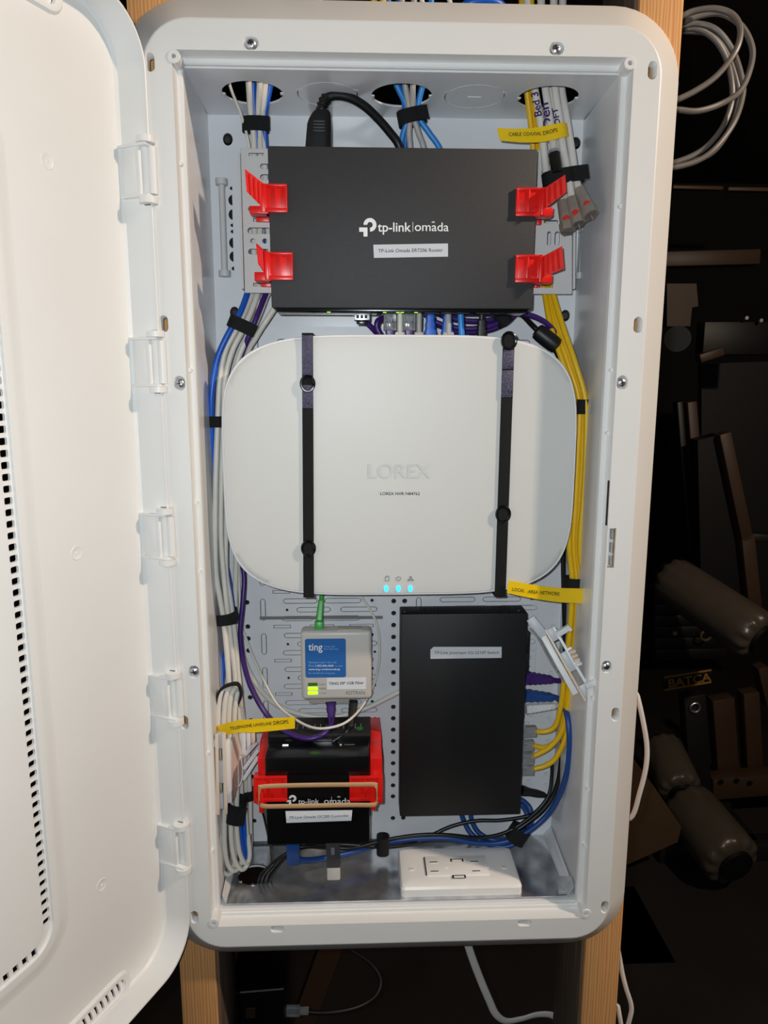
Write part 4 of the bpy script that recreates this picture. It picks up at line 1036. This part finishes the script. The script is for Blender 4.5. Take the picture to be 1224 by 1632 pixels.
# coiled purple slack behind the plugs and the lead with its ferrite lump
pcx = root('patch_cable', at(745, 515, .085), 'purple network cable coiled up behind the plugs under the router', 'cable', gR)
for k, pts in enumerate(([(676,500,.085),(700,516,.084),(740,524,.083),(780,520,.083),(806,506,.085),(815,494,.088)], [(690,496,.089),(720,508,.088),(760,512,.087),(790,508,.088),(808,496,.090)], [(690,515,.094),(730,529,.092),(775,527,.091),(806,515,.091),(822,500,.093)], [(800,497,.080),(826,499,.078),(850,504,.076),(872,516,.076),(888,536,.080),(900,566,.088),(908,640,.094),(910,760,.096),(906,850,.094),(908,885,.090),(915,925,.086),(924,985,.086),(931,1030,.088),(930,1060,.090)])):
    MB().tube(pxpath(pts, 6), .0026, 10).build('cable_loop', 'cab_purple', pcx)
tie('black tape tie at the right end of the coiled purple slack', 801, 508, 12, 20, .086, -35, .016)
bk = cable('power_lead', 'black lead with a ferrite lump above the right corner of the recorder', [(812,490,.092),(832,502,.088),(846,516,.082),(856,526,.078),(880,550,.076),(896,590,.084),(902,680,.094),(904,800,.098),(898,880,.098),(899,960,.098),(901,1050,.098),(898,1150,.097),(893,1225,.094),(884,1262,.090),(866,1290,.086),(840,1312,.084),(812,1330,.082)], .0026, 'cab_black')
T(bk, 'black lead with a ferrite lump above the right corner of the recorder', 'cable', gR)
a = at(854,526,.077); b = at(889,553,.074); d = (b-a)
rr = [.0045,.0072,.0078,.0080,.0080,.0078,.0072,.0050]
MB().tube([a+d*t for t in (0,.06,.2,.4,.6,.8,.94,1.)], rr, 16).build('ferrite', 'black_rubber', bk)

# ---- green fibre plug
gp = root('fibre_plug', at(508, 1008, .085), 'bright green fibre connector standing in the top of the fibre terminal', 'connector')
p0 = at(509, 1010, .085); 
boot(gp, at(508.5, 992, .086), at(512, 956, .094), .0082, .0062, .008, 'green_plug', 6, 'boot')
MB().bar(at(508, 1012, .084), at(508.5, 990, .086), .0086, .0086, .0006).build('plug', 'green_plug', gp)
MB().tube(pxpath([(512,958,.094),(513,948,.096),(515,920,.098)], 5), .0024, 10).build('fibre', 'green_plug', gp)
# black power lead of the terminal
bp = cable('power_lead', 'black ribbed power lead hanging from the fibre terminal', [(562,1119,.084),(562,1140,.080),(560,1155,.070),(555,1163,.056),(545,1172,.050),(530,1182,.047)], .0020, 'cab_black')
boot(bp, at(563,1118,.085), at(558,1160,.062), .0092, .0062, .009, 'black_rubber', 6, 'plug_boot')

# ---- plugs on the right side of the switch
gS = 'cables plugged into the side of the switch'
c = cable('network_cable', 'purple network cable plugged into the side of the switch', [(872,1081,.082),(890,1085,.084),(908,1082,.088),(922,1075,.092),(930,1050,.094)], .0027, 'cab_purple', gS)
boot(c, at(836,1080,.080), at(880,1083,.082), .0150, .0075, .012, 'cab_purple', 5, 'plug_boot')
c = cable('network_cable', 'dark blue network cable plugged into the side of the switch and looping down', [(874,1109,.082),(888,1113,.082),(898,1124,.080),(904,1142,.066),(907,1170,.058),(907,1200,.057),(903,1232,.060),(893,1264,.070),(877,1293,.079),(852,1318,.078),(822,1336,.078),(790,1344,.079),(755,1343,.080),(715,1336,.082),(670,1336,.084),(630,1341,.084),(590,1350,.078),(550,1361,.068),(515,1368,.058),(490,1371,.050),(474,1368,.046),(468,1356,.044),(467,1345,.044)], .0029, 'cab_navy', gS)
boot(c, at(836,1108,.080), at(880,1111,.082), .0140, .0080, .012, 'cab_navy', 4, 'plug_boot')
MB().bar(at(467,1342,.044), at(468,1374,.048), .0128, .0095, .0012).build('plug_boot', 'cab_navy', c)
c = cable('network_cable', 'white network cable with a ribbed boot in the side of the switch', [(876,1127,.083),(890,1124,.088),(902,1116,.096),(905,1090,.102)], .0027, 'cab_white', gS)
boot(c, at(838,1130,.082), at(884,1125,.085), .0110, .0066, .009, 'white_plastic', 6, 'plug_boot')
c = cable('power_lead', 'black power lead plugged in low on the side of the switch', [(868,1267,.086),(874,1272,.086),(866,1284,.086),(846,1299,.085),(800,1307,.086),(760,1308,.088),(722,1316,.088),(690,1330,.086),(662,1344,.082),(620,1350,.076),(585,1349,.072),(540,1346,.066),(500,1348,.060),(466,1356,.054),(440,1372,.050),(425,1388,.049),(417,1402,.049),Vector((hp.x+.003,.048,ZB-.03))], .0019, 'cab_black', gS)
boot(c, at(832,1260,.084), at(868,1267,.086), .0105, .0058, .009, 'black_rubber', 1, 'plug_boot')
gB = 'cables along the bottom of the enclosure'
cable('network_cable', 'dark blue network cable looping out from under the switch, lower of two', [(733,1290,.103),(740,1310,.100),(752,1330,.094),(774,1344,.088),(800,1350,.084),(822,1344,.083),(840,1328,.083),(847,1308,.086),(845,1290,.090),(836,1278,.096),(822,1270,.102)], .0028, 'cab_navy', gB)
cable('network_cable', 'dark blue network cable looping out from under the switch, upper of two', [(750,1288,.104),(752,1308,.101),(764,1328,.096),(788,1339,.091),(815,1336,.090),(834,1318,.090),(840,1300,.092),(832,1284,.100),(820,1278,.104)], .0028, 'cab_navy', gB)
cable('power_lead', 'black lead twisting along the bottom from the switch to the floor hole', [(880,1215,.094),(879,1240,.090),(874,1268,.084),(856,1292,.080),(826,1316,.078),(796,1330,.076),(760,1335,.075),(720,1331,.075),(680,1330,.076),(640,1334,.076),(600,1342,.073),(560,1352,.068),(520,1351,.062),(480,1350,.056),(452,1364,.052),(434,1384,.050),(424,1400,.049),Vector((hp.x+.006,.050,ZB-.03))], .0019, 'cab_black', gB)
cable('power_lead', 'second black lead curling down into the floor hole', [(560,1338,.074),(520,1340,.070),(484,1346,.064),(452,1368,.056),(436,1390,.052),(430,1404,.050),Vector((hp.x+.009,.052,ZB-.03))], .0023, 'cab_black', gB)
cable('thin_lead', 'thin black lead dropping beside the controller into the floor hole', [(412,1275,.030),(420,1300,.034),(428,1335,.040),(433,1360,.044),(432,1376,.046),(420,1388,.047),(412,1402,.048),Vector((hp.x-.001,.046,ZB-.03))], .0011, 'cab_black', gB)
tie('black tape tie crossing the blue cables at the right of the outlet', 825, 1329, 14, 22, .080, 30, .020)
tie('black tape tie upright on the cables right of the memory stick', 610, 1346, 9, 27, .076, 0, .014)

# ================================================================== telephone jack blocks
def pbar(parent, a, b, wpx, th, m, name, Y0, Y1=None, bev=.0003):
    A = at(a[0], a[1], Y0); B = at(b[0], b[1], Y0 if Y1 is None else Y1)
    return MB().bar(A, B, wpx/1150*((A+B)/2-CAM).length, th, bev).build(name, m, parent)
jl = root('jack_block', at(355, 1298, .035), 'white upright telephone jack block under the yellow landline label', 'jack block', 'white telephone jack blocks')
pbar(jl, (336.5,1178), (340,1300), 5, .004, 'white_plastic', 'rear_post', .030)
pbar(jl, (345.5,1170), (348,1297), 4.5, .004, 'ivory_plastic', 'rail', .022)
pbar(jl, (357,1168), (360.5,1296), 5, .004, 'ivory_plastic', 'rail', .024)
for y0, y1 in ((1168,1191), (1211,1246), (1263,1287)): pbar(jl, (351,y0), (352.5,y1), 9, .005, 'pale_grey_plastic', 'rung', .027)
for y in (1183, 1272): pbar(jl, (329+(y-1183)*.03,y), (344+(y-1183)*.03,y), 11, .006, 'white_plastic', 'tab', .026)
for k in range(5): pbar(jl, (338.5,1208+8*k), (345,1208+8*k), 4.5, .006, 'white_plastic', 'comb_tooth', .028, bev=.0008)
pbar(jl, (363,1179), (366.5,1277), 7.5, .006, 'white_plastic', 'cover_edge', .028)
MB().quad([at(367,1181,.030), at(369,1277,.030), at(376,1268,.050), at(386,1243,.062), at(385,1205,.064), at(377,1168,.050)], .0012, (.8,.6,0)).build('cover_plate', 'ivory_plastic', jl, smooth=False)
MB().tube(pxpath([(384,1206,.058),(387,1230,.056),(383,1250,.052),(377,1254,.046),(371,1244,.040),(369,1225,.036)], 5), .0008, 6).build('moulded_rim', 'white_plastic', jl)
for a, b, w_ in (((388,1168),(389,1206),7), ((396,1166),(397,1198),6), ((403,1166),(404,1184),6)): pbar(jl, a, b, w_, .003, 'ivory_plastic' if a[0] > 400 else 'white_plastic', 'folded_panel', .064)
for a, b in (((389,1204),(408,1183)), ((388,1226),(411,1195)), ((387,1243),(411,1206))): pbar(jl, a, b, 5.5, .004, 'white_plastic', 'slanted_blade', .060, .072)

jr = root('jack_block', at(935, 1112, .05), 'white telephone jack block tilted over the yellow cables beside the switch', 'jack block', 'white telephone jack blocks')
pbar(jr, (869,1003), (933,1117), 3.6, .004, 'ivory_plastic', 'rail', .040, .016)
pbar(jr, (882,999), (946,1110), 4.2, .004, 'white_plastic', 'rail', .043, .018)
pbar(jr, (866,1014), (917,1106), 9.0, .005, 'white_plastic', 'flat_bar', .046, .024)
for t0, t1 in ((.0,.17), (.34,.60), (.80,.98)):
    a = (876+64*t0, 1001+112*t0); b = (876+64*t1, 1001+112*t1); pbar(jr, a, b, 11, .004, 'pale_grey_plastic', 'rung', .045-.025*t0, .045-.025*t1)
pbar(jr, (888,1011), (908,999), 8, .005, 'white_plastic', 'arm', .036); pbar(jr, (933,1094), (955,1082), 8, .005, 'white_plastic', 'arm', .011)
pbar(jr, (904,999), (910,1004), 5, .006, 'white_plastic', 'arm_tip', .035)
pbar(jr, (906,1032), (922,1060), 8, .004, 'white_plastic', 'comb_back', .034, .028)
for k in range(4): pbar(jr, (907+3.2*k,1040+6.6*k), (917+3.2*k,1036+6.6*k), 4.2, .006, 'ivory_plastic' if k < 3 else 'white_plastic', 'comb_tooth', .027, bev=.0008)
pbar(jr, (845,985), (868,1014), 14, .003, 'pale_grey_plastic', 'back_plate', .060, .054)
for dx in (0, 6): MB().tube(pxpath([(843+dx,1001,.064),(858+dx,1018,.058),(872+dx,1044,.056),(886+dx,1068,.056),(899+dx*.4,1086,.058)], 5), .0011, 8).build('bright_wire', 'clear_plastic', jr)
# small clear clip at the lower right corner
cq = atz(905, 1440, ZB+.0026)
T(MB().box((cq.x-.006, .0205, ZB+.003), (cq.x+.014, .030, ZB+.017), .001).build('clear_clip', 'clear_plastic'), 'small clear plastic clip in the lower right corner of the metal floor', 'clip')

# ================================================================== outside the enclosure
cc = root('cable_coil', at(1075, 267, .16), 'coil of grey-white cable hanging right of the enclosure', 'cable coil')
for pts in ([(1030,36,.16),(1075,30,.16),(1105,18,.16),(1140,14,.155),(1168,24,.15),(1180,48,.145),(1172,82,.14),(1143,120,.14),(1108,145,.14),(1070,163,.14),(1030,180,.14)],
            [(1030,52,.17),(1075,42,.17),(1112,26,.17),(1150,22,.17),(1182,42,.165),(1199,78,.16),(1194,115,.16),(1178,147,.155),(1148,166,.155),(1112,177,.15),(1080,175,.15),(1030,172,.15)],
            [(1030,44,.19),(1075,43,.19),(1110,38,.19),(1142,48,.185),(1167,80,.185),(1181,120,.18),(1184,150,.18),(1170,195,.18),(1140,236,.175),(1110,257,.175),(1070,268,.175),(1030,275,.175)],
            [(1030,52,.20),(1075,49,.20),(1108,46,.20),(1138,62,.20),(1158,95,.20),(1167,138,.195),(1164,172,.195),(1148,208,.19),(1118,240,.19),(1075,259,.19),(1030,266,.19)],
            [(1030,58,.21),(1075,52,.21),(1100,50,.21),(1130,55,.21),(1156,82,.21),(1174,130,.205),(1177,160,.205),(1163,206,.20),(1130,247,.20),(1075,264,.20),(1030,272,.20)]):
    y0, y1, Yc = pts[0][1], pts[-1][1], pts[-1][2]
    pts = list(pts) + [(992, y1-20, Yc), (972, (y0+y1)/2, Yc), (992, y0+20, pts[0][2]), pts[0]]
    MB().tube(pxpath(pts, 6), .0029, 10).build('cable_loop', 'coil_grey', cc)
hk = at(1010, 52, .16)
MB().cyl((hk.x, .112, hk.z-.012), (hk.x, .225, hk.z-.008), .0025, seg=10).build('hanging_nail', 'steel', cc)
cable('telephone_wire', 'pale cable bowing out from behind the right edge of the enclosure and down its stud', [Vector((.2305,.060,1.09)), Vector((.2305,.060,.30)), Vector((.2305,.058,-.02)), (1006,1075,.056), (1016,1110,.050), (1025,1150,.048), (1031,1190,.048), (1029,1225,.048), (1019,1265,.050), (1008,1300,.054), Vector((.2305,.060,-.33)), Vector((.2305,.062,-.42)), (989,1535,.062), (997,1572,.060), (1006,1602,.060), (1004,1622,.060), (994,1648,.062), Vector((.236,.064,-.60)), Vector((.236,.064,ZF+.003))], .0025, 'coax_white')
# flat cable under the enclosure
fb = pxpath([(741,1490,.12),(752,1525,.12),(766,1562,.12),(780,1595,.12),(790,1616,.12),(806,1627,.122),(830,1624,.125),(856,1617,.128),(880,1618,.13),(896,1632,.13),(905,1670,.13),Vector((.165,.13,-.75)),Vector((.165,.13,ZF+.004))], 6)
T(MB().tube(fb, .0045, 12, False, .45, (.8,0,.6)).build('flat_cable', 'coax_white'), 'flat white cable hanging below the enclosure and bending right', 'cable')
# cables leaving above the enclosure
gA = 'cables running above the enclosure'
for px, m, r, lab in ((508,'cab_white',.0028,'white cable above the top edge, leftmost'), (596,'cab_yellow',.0027,'yellow cable above the top edge, left of two'), (610,'cab_yellow',.0027,'yellow cable above the top edge, right of two'), (672,'cab_white',.0020,'thin white cable above the middle of the top edge'), (716,'cab_white',.0020,'thin white cable just left of the blue one above the top edge')):
    cable('overhead_cable', lab, [(px+14,60,.06),(px+4,15,.055),(px-4,-20,.05),(px-8,-70,.05),Vector((at(px-9,-70,.05).x,.05,.8)),Vector((at(px-9,-70,.05).x,.05,1.09))], r, m, gA)
cable('overhead_cable', 'blue cable arching above the top edge', [(730,40,.06),(738,14,.055),(752,4,.052),(772,1,.052),(792,6,.055),(802,16,.06),(808,40,.065)], .0040, 'cab_blue', gA)

# ---- weight machine in the dark behind
YM = 1.30
ctr = at(1120, 1150, YM)
G = root('weight_machine', (ctr.x, YM, ZF), 'tan and black weight machine with foam rollers in the dark behind the wall', 'exercise machine')
def roller(a, b, rpx, cap_end, ya, yb):
    A = at(a[0], a[1], ya); B = at(b[0], b[1], yb); r = rpx/1150*(B-CAM).length*.985
    d = (B-A); L = d.length; d.normalize()
    u = d.orthogonal().normalized(); q = d.cross(u); rings = []; n = 66
    for t, k, am in ((0,.62,.10), (.02,.80,.08), (.05,.93,.04), (.12,1.,0), (.5,1.,0), (.84,1.,0), (.90,.99,.01), (.94,.95,.035), (.97,.88,.07), (.99,.78,.09), (1.,.66,.09)):
        rings.append([A+d*L*t + (u*math.cos(2*math.pi*i/n)+q*math.sin(2*math.pi*i/n))*r*k*(1+am*math.cos(11*2*math.pi*i/n)) for i in range(n)])
    f = MB().loft(rings, True, True).build('foam_roller', 'foam_vinyl', G, sharp=60)
    MB().cyl(B-d*.02, B+d*.012, r*.62, r*.58, 28).build('end_cap', 'machine_black', f); MB().cyl(A+d*.02, A-d*.012, r*.62, r*.58, 28).build('end_cap', 'machine_black', f)
    return A, B, d
roller((1062,918), (1212,1018), 38, 1, 1.50, 1.22)
roller((1092,1280), (1171,1378), 40, 1, 1.45, 1.22)
roller((1052,1185), (1086,1262), 30, 1, 1.62, 1.45)
def gbar(a, b, wpx, th, m, name, Y, Y2=None):
    A = at(a[0], a[1], Y); B = at(b[0], b[1], Y if Y2 is None else Y2)
    return MB().bar(A, B, wpx/1150*((A+B)/2-CAM).length, th, .004).build(name, m, G)
# seat pad
q = [at(985,1235,1.30), at(1040,1250,1.30), at(1086,1318,1.30), at(1080,1342,1.30), at(1000,1378,1.30), at(980,1360,1.30)]
MB().quad(q, .22, (0,1,0)).build('seat_pad', 'machine_beige', G)
gbar((1150,690), (1186,860), 17, .05, 'machine_tan', 'upright', 1.55); gbar((1186,850), (1200,985), 19, .05, 'machine_tan', 'upright', 1.55)
MB().quad([at(1112,702,1.56), at(1150,692,1.56), at(1182,850,1.56), at(1186,960,1.56), at(1118,960,1.56)], .06, (0,1,0)).build('back_pad', 'machine_black', G)
gbar((1098,640), (1124,960), 14, .05, 'machine_tan', 'rear_post', 1.75)
gbar((1080,640), (1100,900), 9, .04, 'machine_black', 'lever', 1.72)
gbar((1050,415), (1205,411), 20, .06, 'machine_tan', 'top_beam', 2.0); gbar((1070,299), (1150,301), 5, .03, 'machine_beige', 'pipe', 2.2); gbar((1158,302), (1260,304), 5, .03, 'machine_beige', 'pipe', 2.2)
MB().quad([at(1063,452,1.9), at(1110,452,1.9), at(1113,488,1.9), at(1103,490,1.9), at(1100,520,1.9), at(1063,520,1.9)], .03, (0,1,0)).build('bracket', 'machine_tan', G)
MB().cyl(at(1080,540,1.80), at(1080,540,1.88), .042, seg=28).build('pulley', 'machine_black', G)
gbar((1115,540), (1224,540), 45, .06, 'machine_black', 'cross_beam', 1.85)
gbar((1112,572), (1150,560), 12, .04, 'machine_tan', 'link', 1.8)
for px, py in ((1188,507), (1211,511)): 
    p = at(px, py, 1.80); MB().cyl(p, p+Vector((0,-.01,0)), .006, seg=12).build('bolt', 'steel', G)
MB().quad([at(1118,580,2.2), at(1260,575,2.2), at(1260,1000,2.2), at(1118,1000,2.2)], .03, (0,1,0)).build('shroud', 'machine_grey', G)
gbar((1195,855), (1236,858), 12, .04, 'machine_grey', 'handle', 1.6)
# weight stack with its sign
for k in range(6):
    a = at(1045, 945+k*18, 1.62); b = at(1158, 945+k*18+16, 1.62)
    MB().box((a.x, 1.62, b.z), (b.x, 1.72, a.z), .003).build('weight_plate', 'machine_black', G)
sg_ = gbar((1056,1090), (1136,1077), 20, .008, 'machine_black', 'sign', 1.60)
for a, b in (((1058,1080),(1134,1068)), ((1058,1100),(1134,1087))): gbar(a, b, 1.2, .003, 'sign_gold', 'sign_line', 1.594)
text('BATCA', G, (1066,1096), (1134,1084.5), 1.593, 'sign_gold', .9, .02)
gbar((1102,1104), (1113,1260), 30, .05, 'machine_grey', 'post', 1.60)
p = at(1108,1128,1.57); MB().tube([p+Vector((.016*math.cos(t),0,.016*math.sin(t))) for t in [2*math.pi*i/20 for i in range(20)]], .004, 8, True).build('ring', 'steel', G)
p = at(1125,1013,1.58); MB().tube([p+Vector((.016*math.cos(t),0,.016*math.sin(t))) for t in [2*math.pi*i/20 for i in range(20)]], .004, 8, True).build('ring', 'machine_beige', G)
p = at(1074,1008,1.60); MB().cyl(p, p+Vector((0,-.01,0)), .007, seg=12).build('bolt', 'steel', G)
for a, b, w_ in (((1148,1110),(1158,1255),30), ((1192,1100),(1200,1250),22), ((1210,1060),(1224,1120),14)): gbar(a, b, w_, .05, 'machine_tan', 'leg', 1.66)
fo = gbar((1130,1252), (1290,1238), 30, .06, 'machine_tan', 'foot_beam', 1.60)
for px, py in ((1149,1246), (1174,1244), (1195,1248)):
    p = at(px, py, 1.566); MB().cyl(p, p+Vector((0,-.002,0)), .009, seg=14).build('bolt_hole', 'machine_black', fo)
a = at(1150, 1255, 1.62); MB().box((a.x-.3, 1.40, ZF), (a.x+.35, 1.46, ZF+.06), .004).build('base_rail', 'machine_grey', G)
MB().box((a.x-.03, 1.60, ZF), (a.x+.03, 1.66, a.z), .004).build('base_post', 'machine_grey', G); MB().box((a.x-.03, 1.42, ZF), (a.x+.03, 1.66, ZF+.06), .004).build('base_rail', 'machine_grey', G)
gbar((1168,1455), (1262,1600), 56, .05, 'machine_grey', 'base_tube', 1.34)

# ---- low things beyond the studs
def standing(name, label, cat, q, Y, dep, m, extra=None):
    """solid with a photo outline at depth Y, carried down to the floor by a plinth"""
    lo = min(p.x for p in q); hi = max(p.x for p in q)
    o = root(name, ((lo+hi)/2, Y+dep/2, ZF), label, cat)
    MB().quad(q, dep, (0,1,0)).build('body', m, o)
    zb = min(p.z for p in q)
    MB().box((lo, Y+.01, ZF), (hi, Y+dep, zb+.002)).build('plinth', m, o)
    return o
standing('storage_box', 'tan box on the floor beside the right stud', 'box', [at(985,1600,1.0), at(1050,1598,1.0), at(1064,1604,1.0), at(1068,1680,1.0), at(985,1680,1.0)], 1.0, .3, 'machine_tan')
sb = standing('machine_foot', 'tan metal foot with a dark hole seen below the enclosure', 'machine part', [at(640,1536,1.1), at(694,1536,1.1), at(700,1600,1.1), at(850,1592,1.1), at(895,1596,1.1), at(895,1690,1.1), at(640,1690,1.1)], 1.1, .2, 'machine_tan')
bx = root('black_adapter', at(404, 1640, .30), 'black plastic network box with a small port below the enclosure', 'device')
a = at(368, 1660, .30); b = at(452, 1582, .30)
MB().box((a.x, .30, ZF), (b.x, .42, b.z), .002).build('housing', 'black_gloss', bx)
MB().bar(at(368,1583,.298), at(452,1576,.298), .0012, .002).build('bright_edge', 'ink_grey', bx)
for k in range(5): MB().bar(at(392,1608+3.4*k,.2988), at(407,1607+3.4*k,.2988), .0007, .001).build('port_pin', 'machine_beige', bx)
c = cable('network_cable', 'dark cable with a clear plug in the side of the black box below', [(480,1611,.33),(505,1614,.33),(540,1612,.33),(575,1603,.34),(600,1585,.36),(606,1560,.38),(590,1535,.40),(560,1515,.42)], .0030, 'machine_grey')
plugbox(c, at(452,1611,.33), at(478,1611,.33), .013, .010, 'clear_plastic', 'clear_plug'); plugbox(c, at(478,1611,.33), at(492,1611,.33), .008, .008, 'cab_grey', 'plug_tail')
dk = root('timber_offcut', Vector((at(478,1640,.8).x, .8, ZF)), 'brown timber offcut leaning in the dark below the enclosure', 'board')
a = at(540,1470,.80); b = at(478,1640,.80); d = b-a
MB().bar(a, a+d*((ZF+.02-a.z)/d.z), .05, .03).build('board', 'machine_tan', dk)
MB().box((b.x-.10,.78,ZF), (b.x+.02,.86,ZF+.02)).build('foot_block', 'joist_dark', dk)
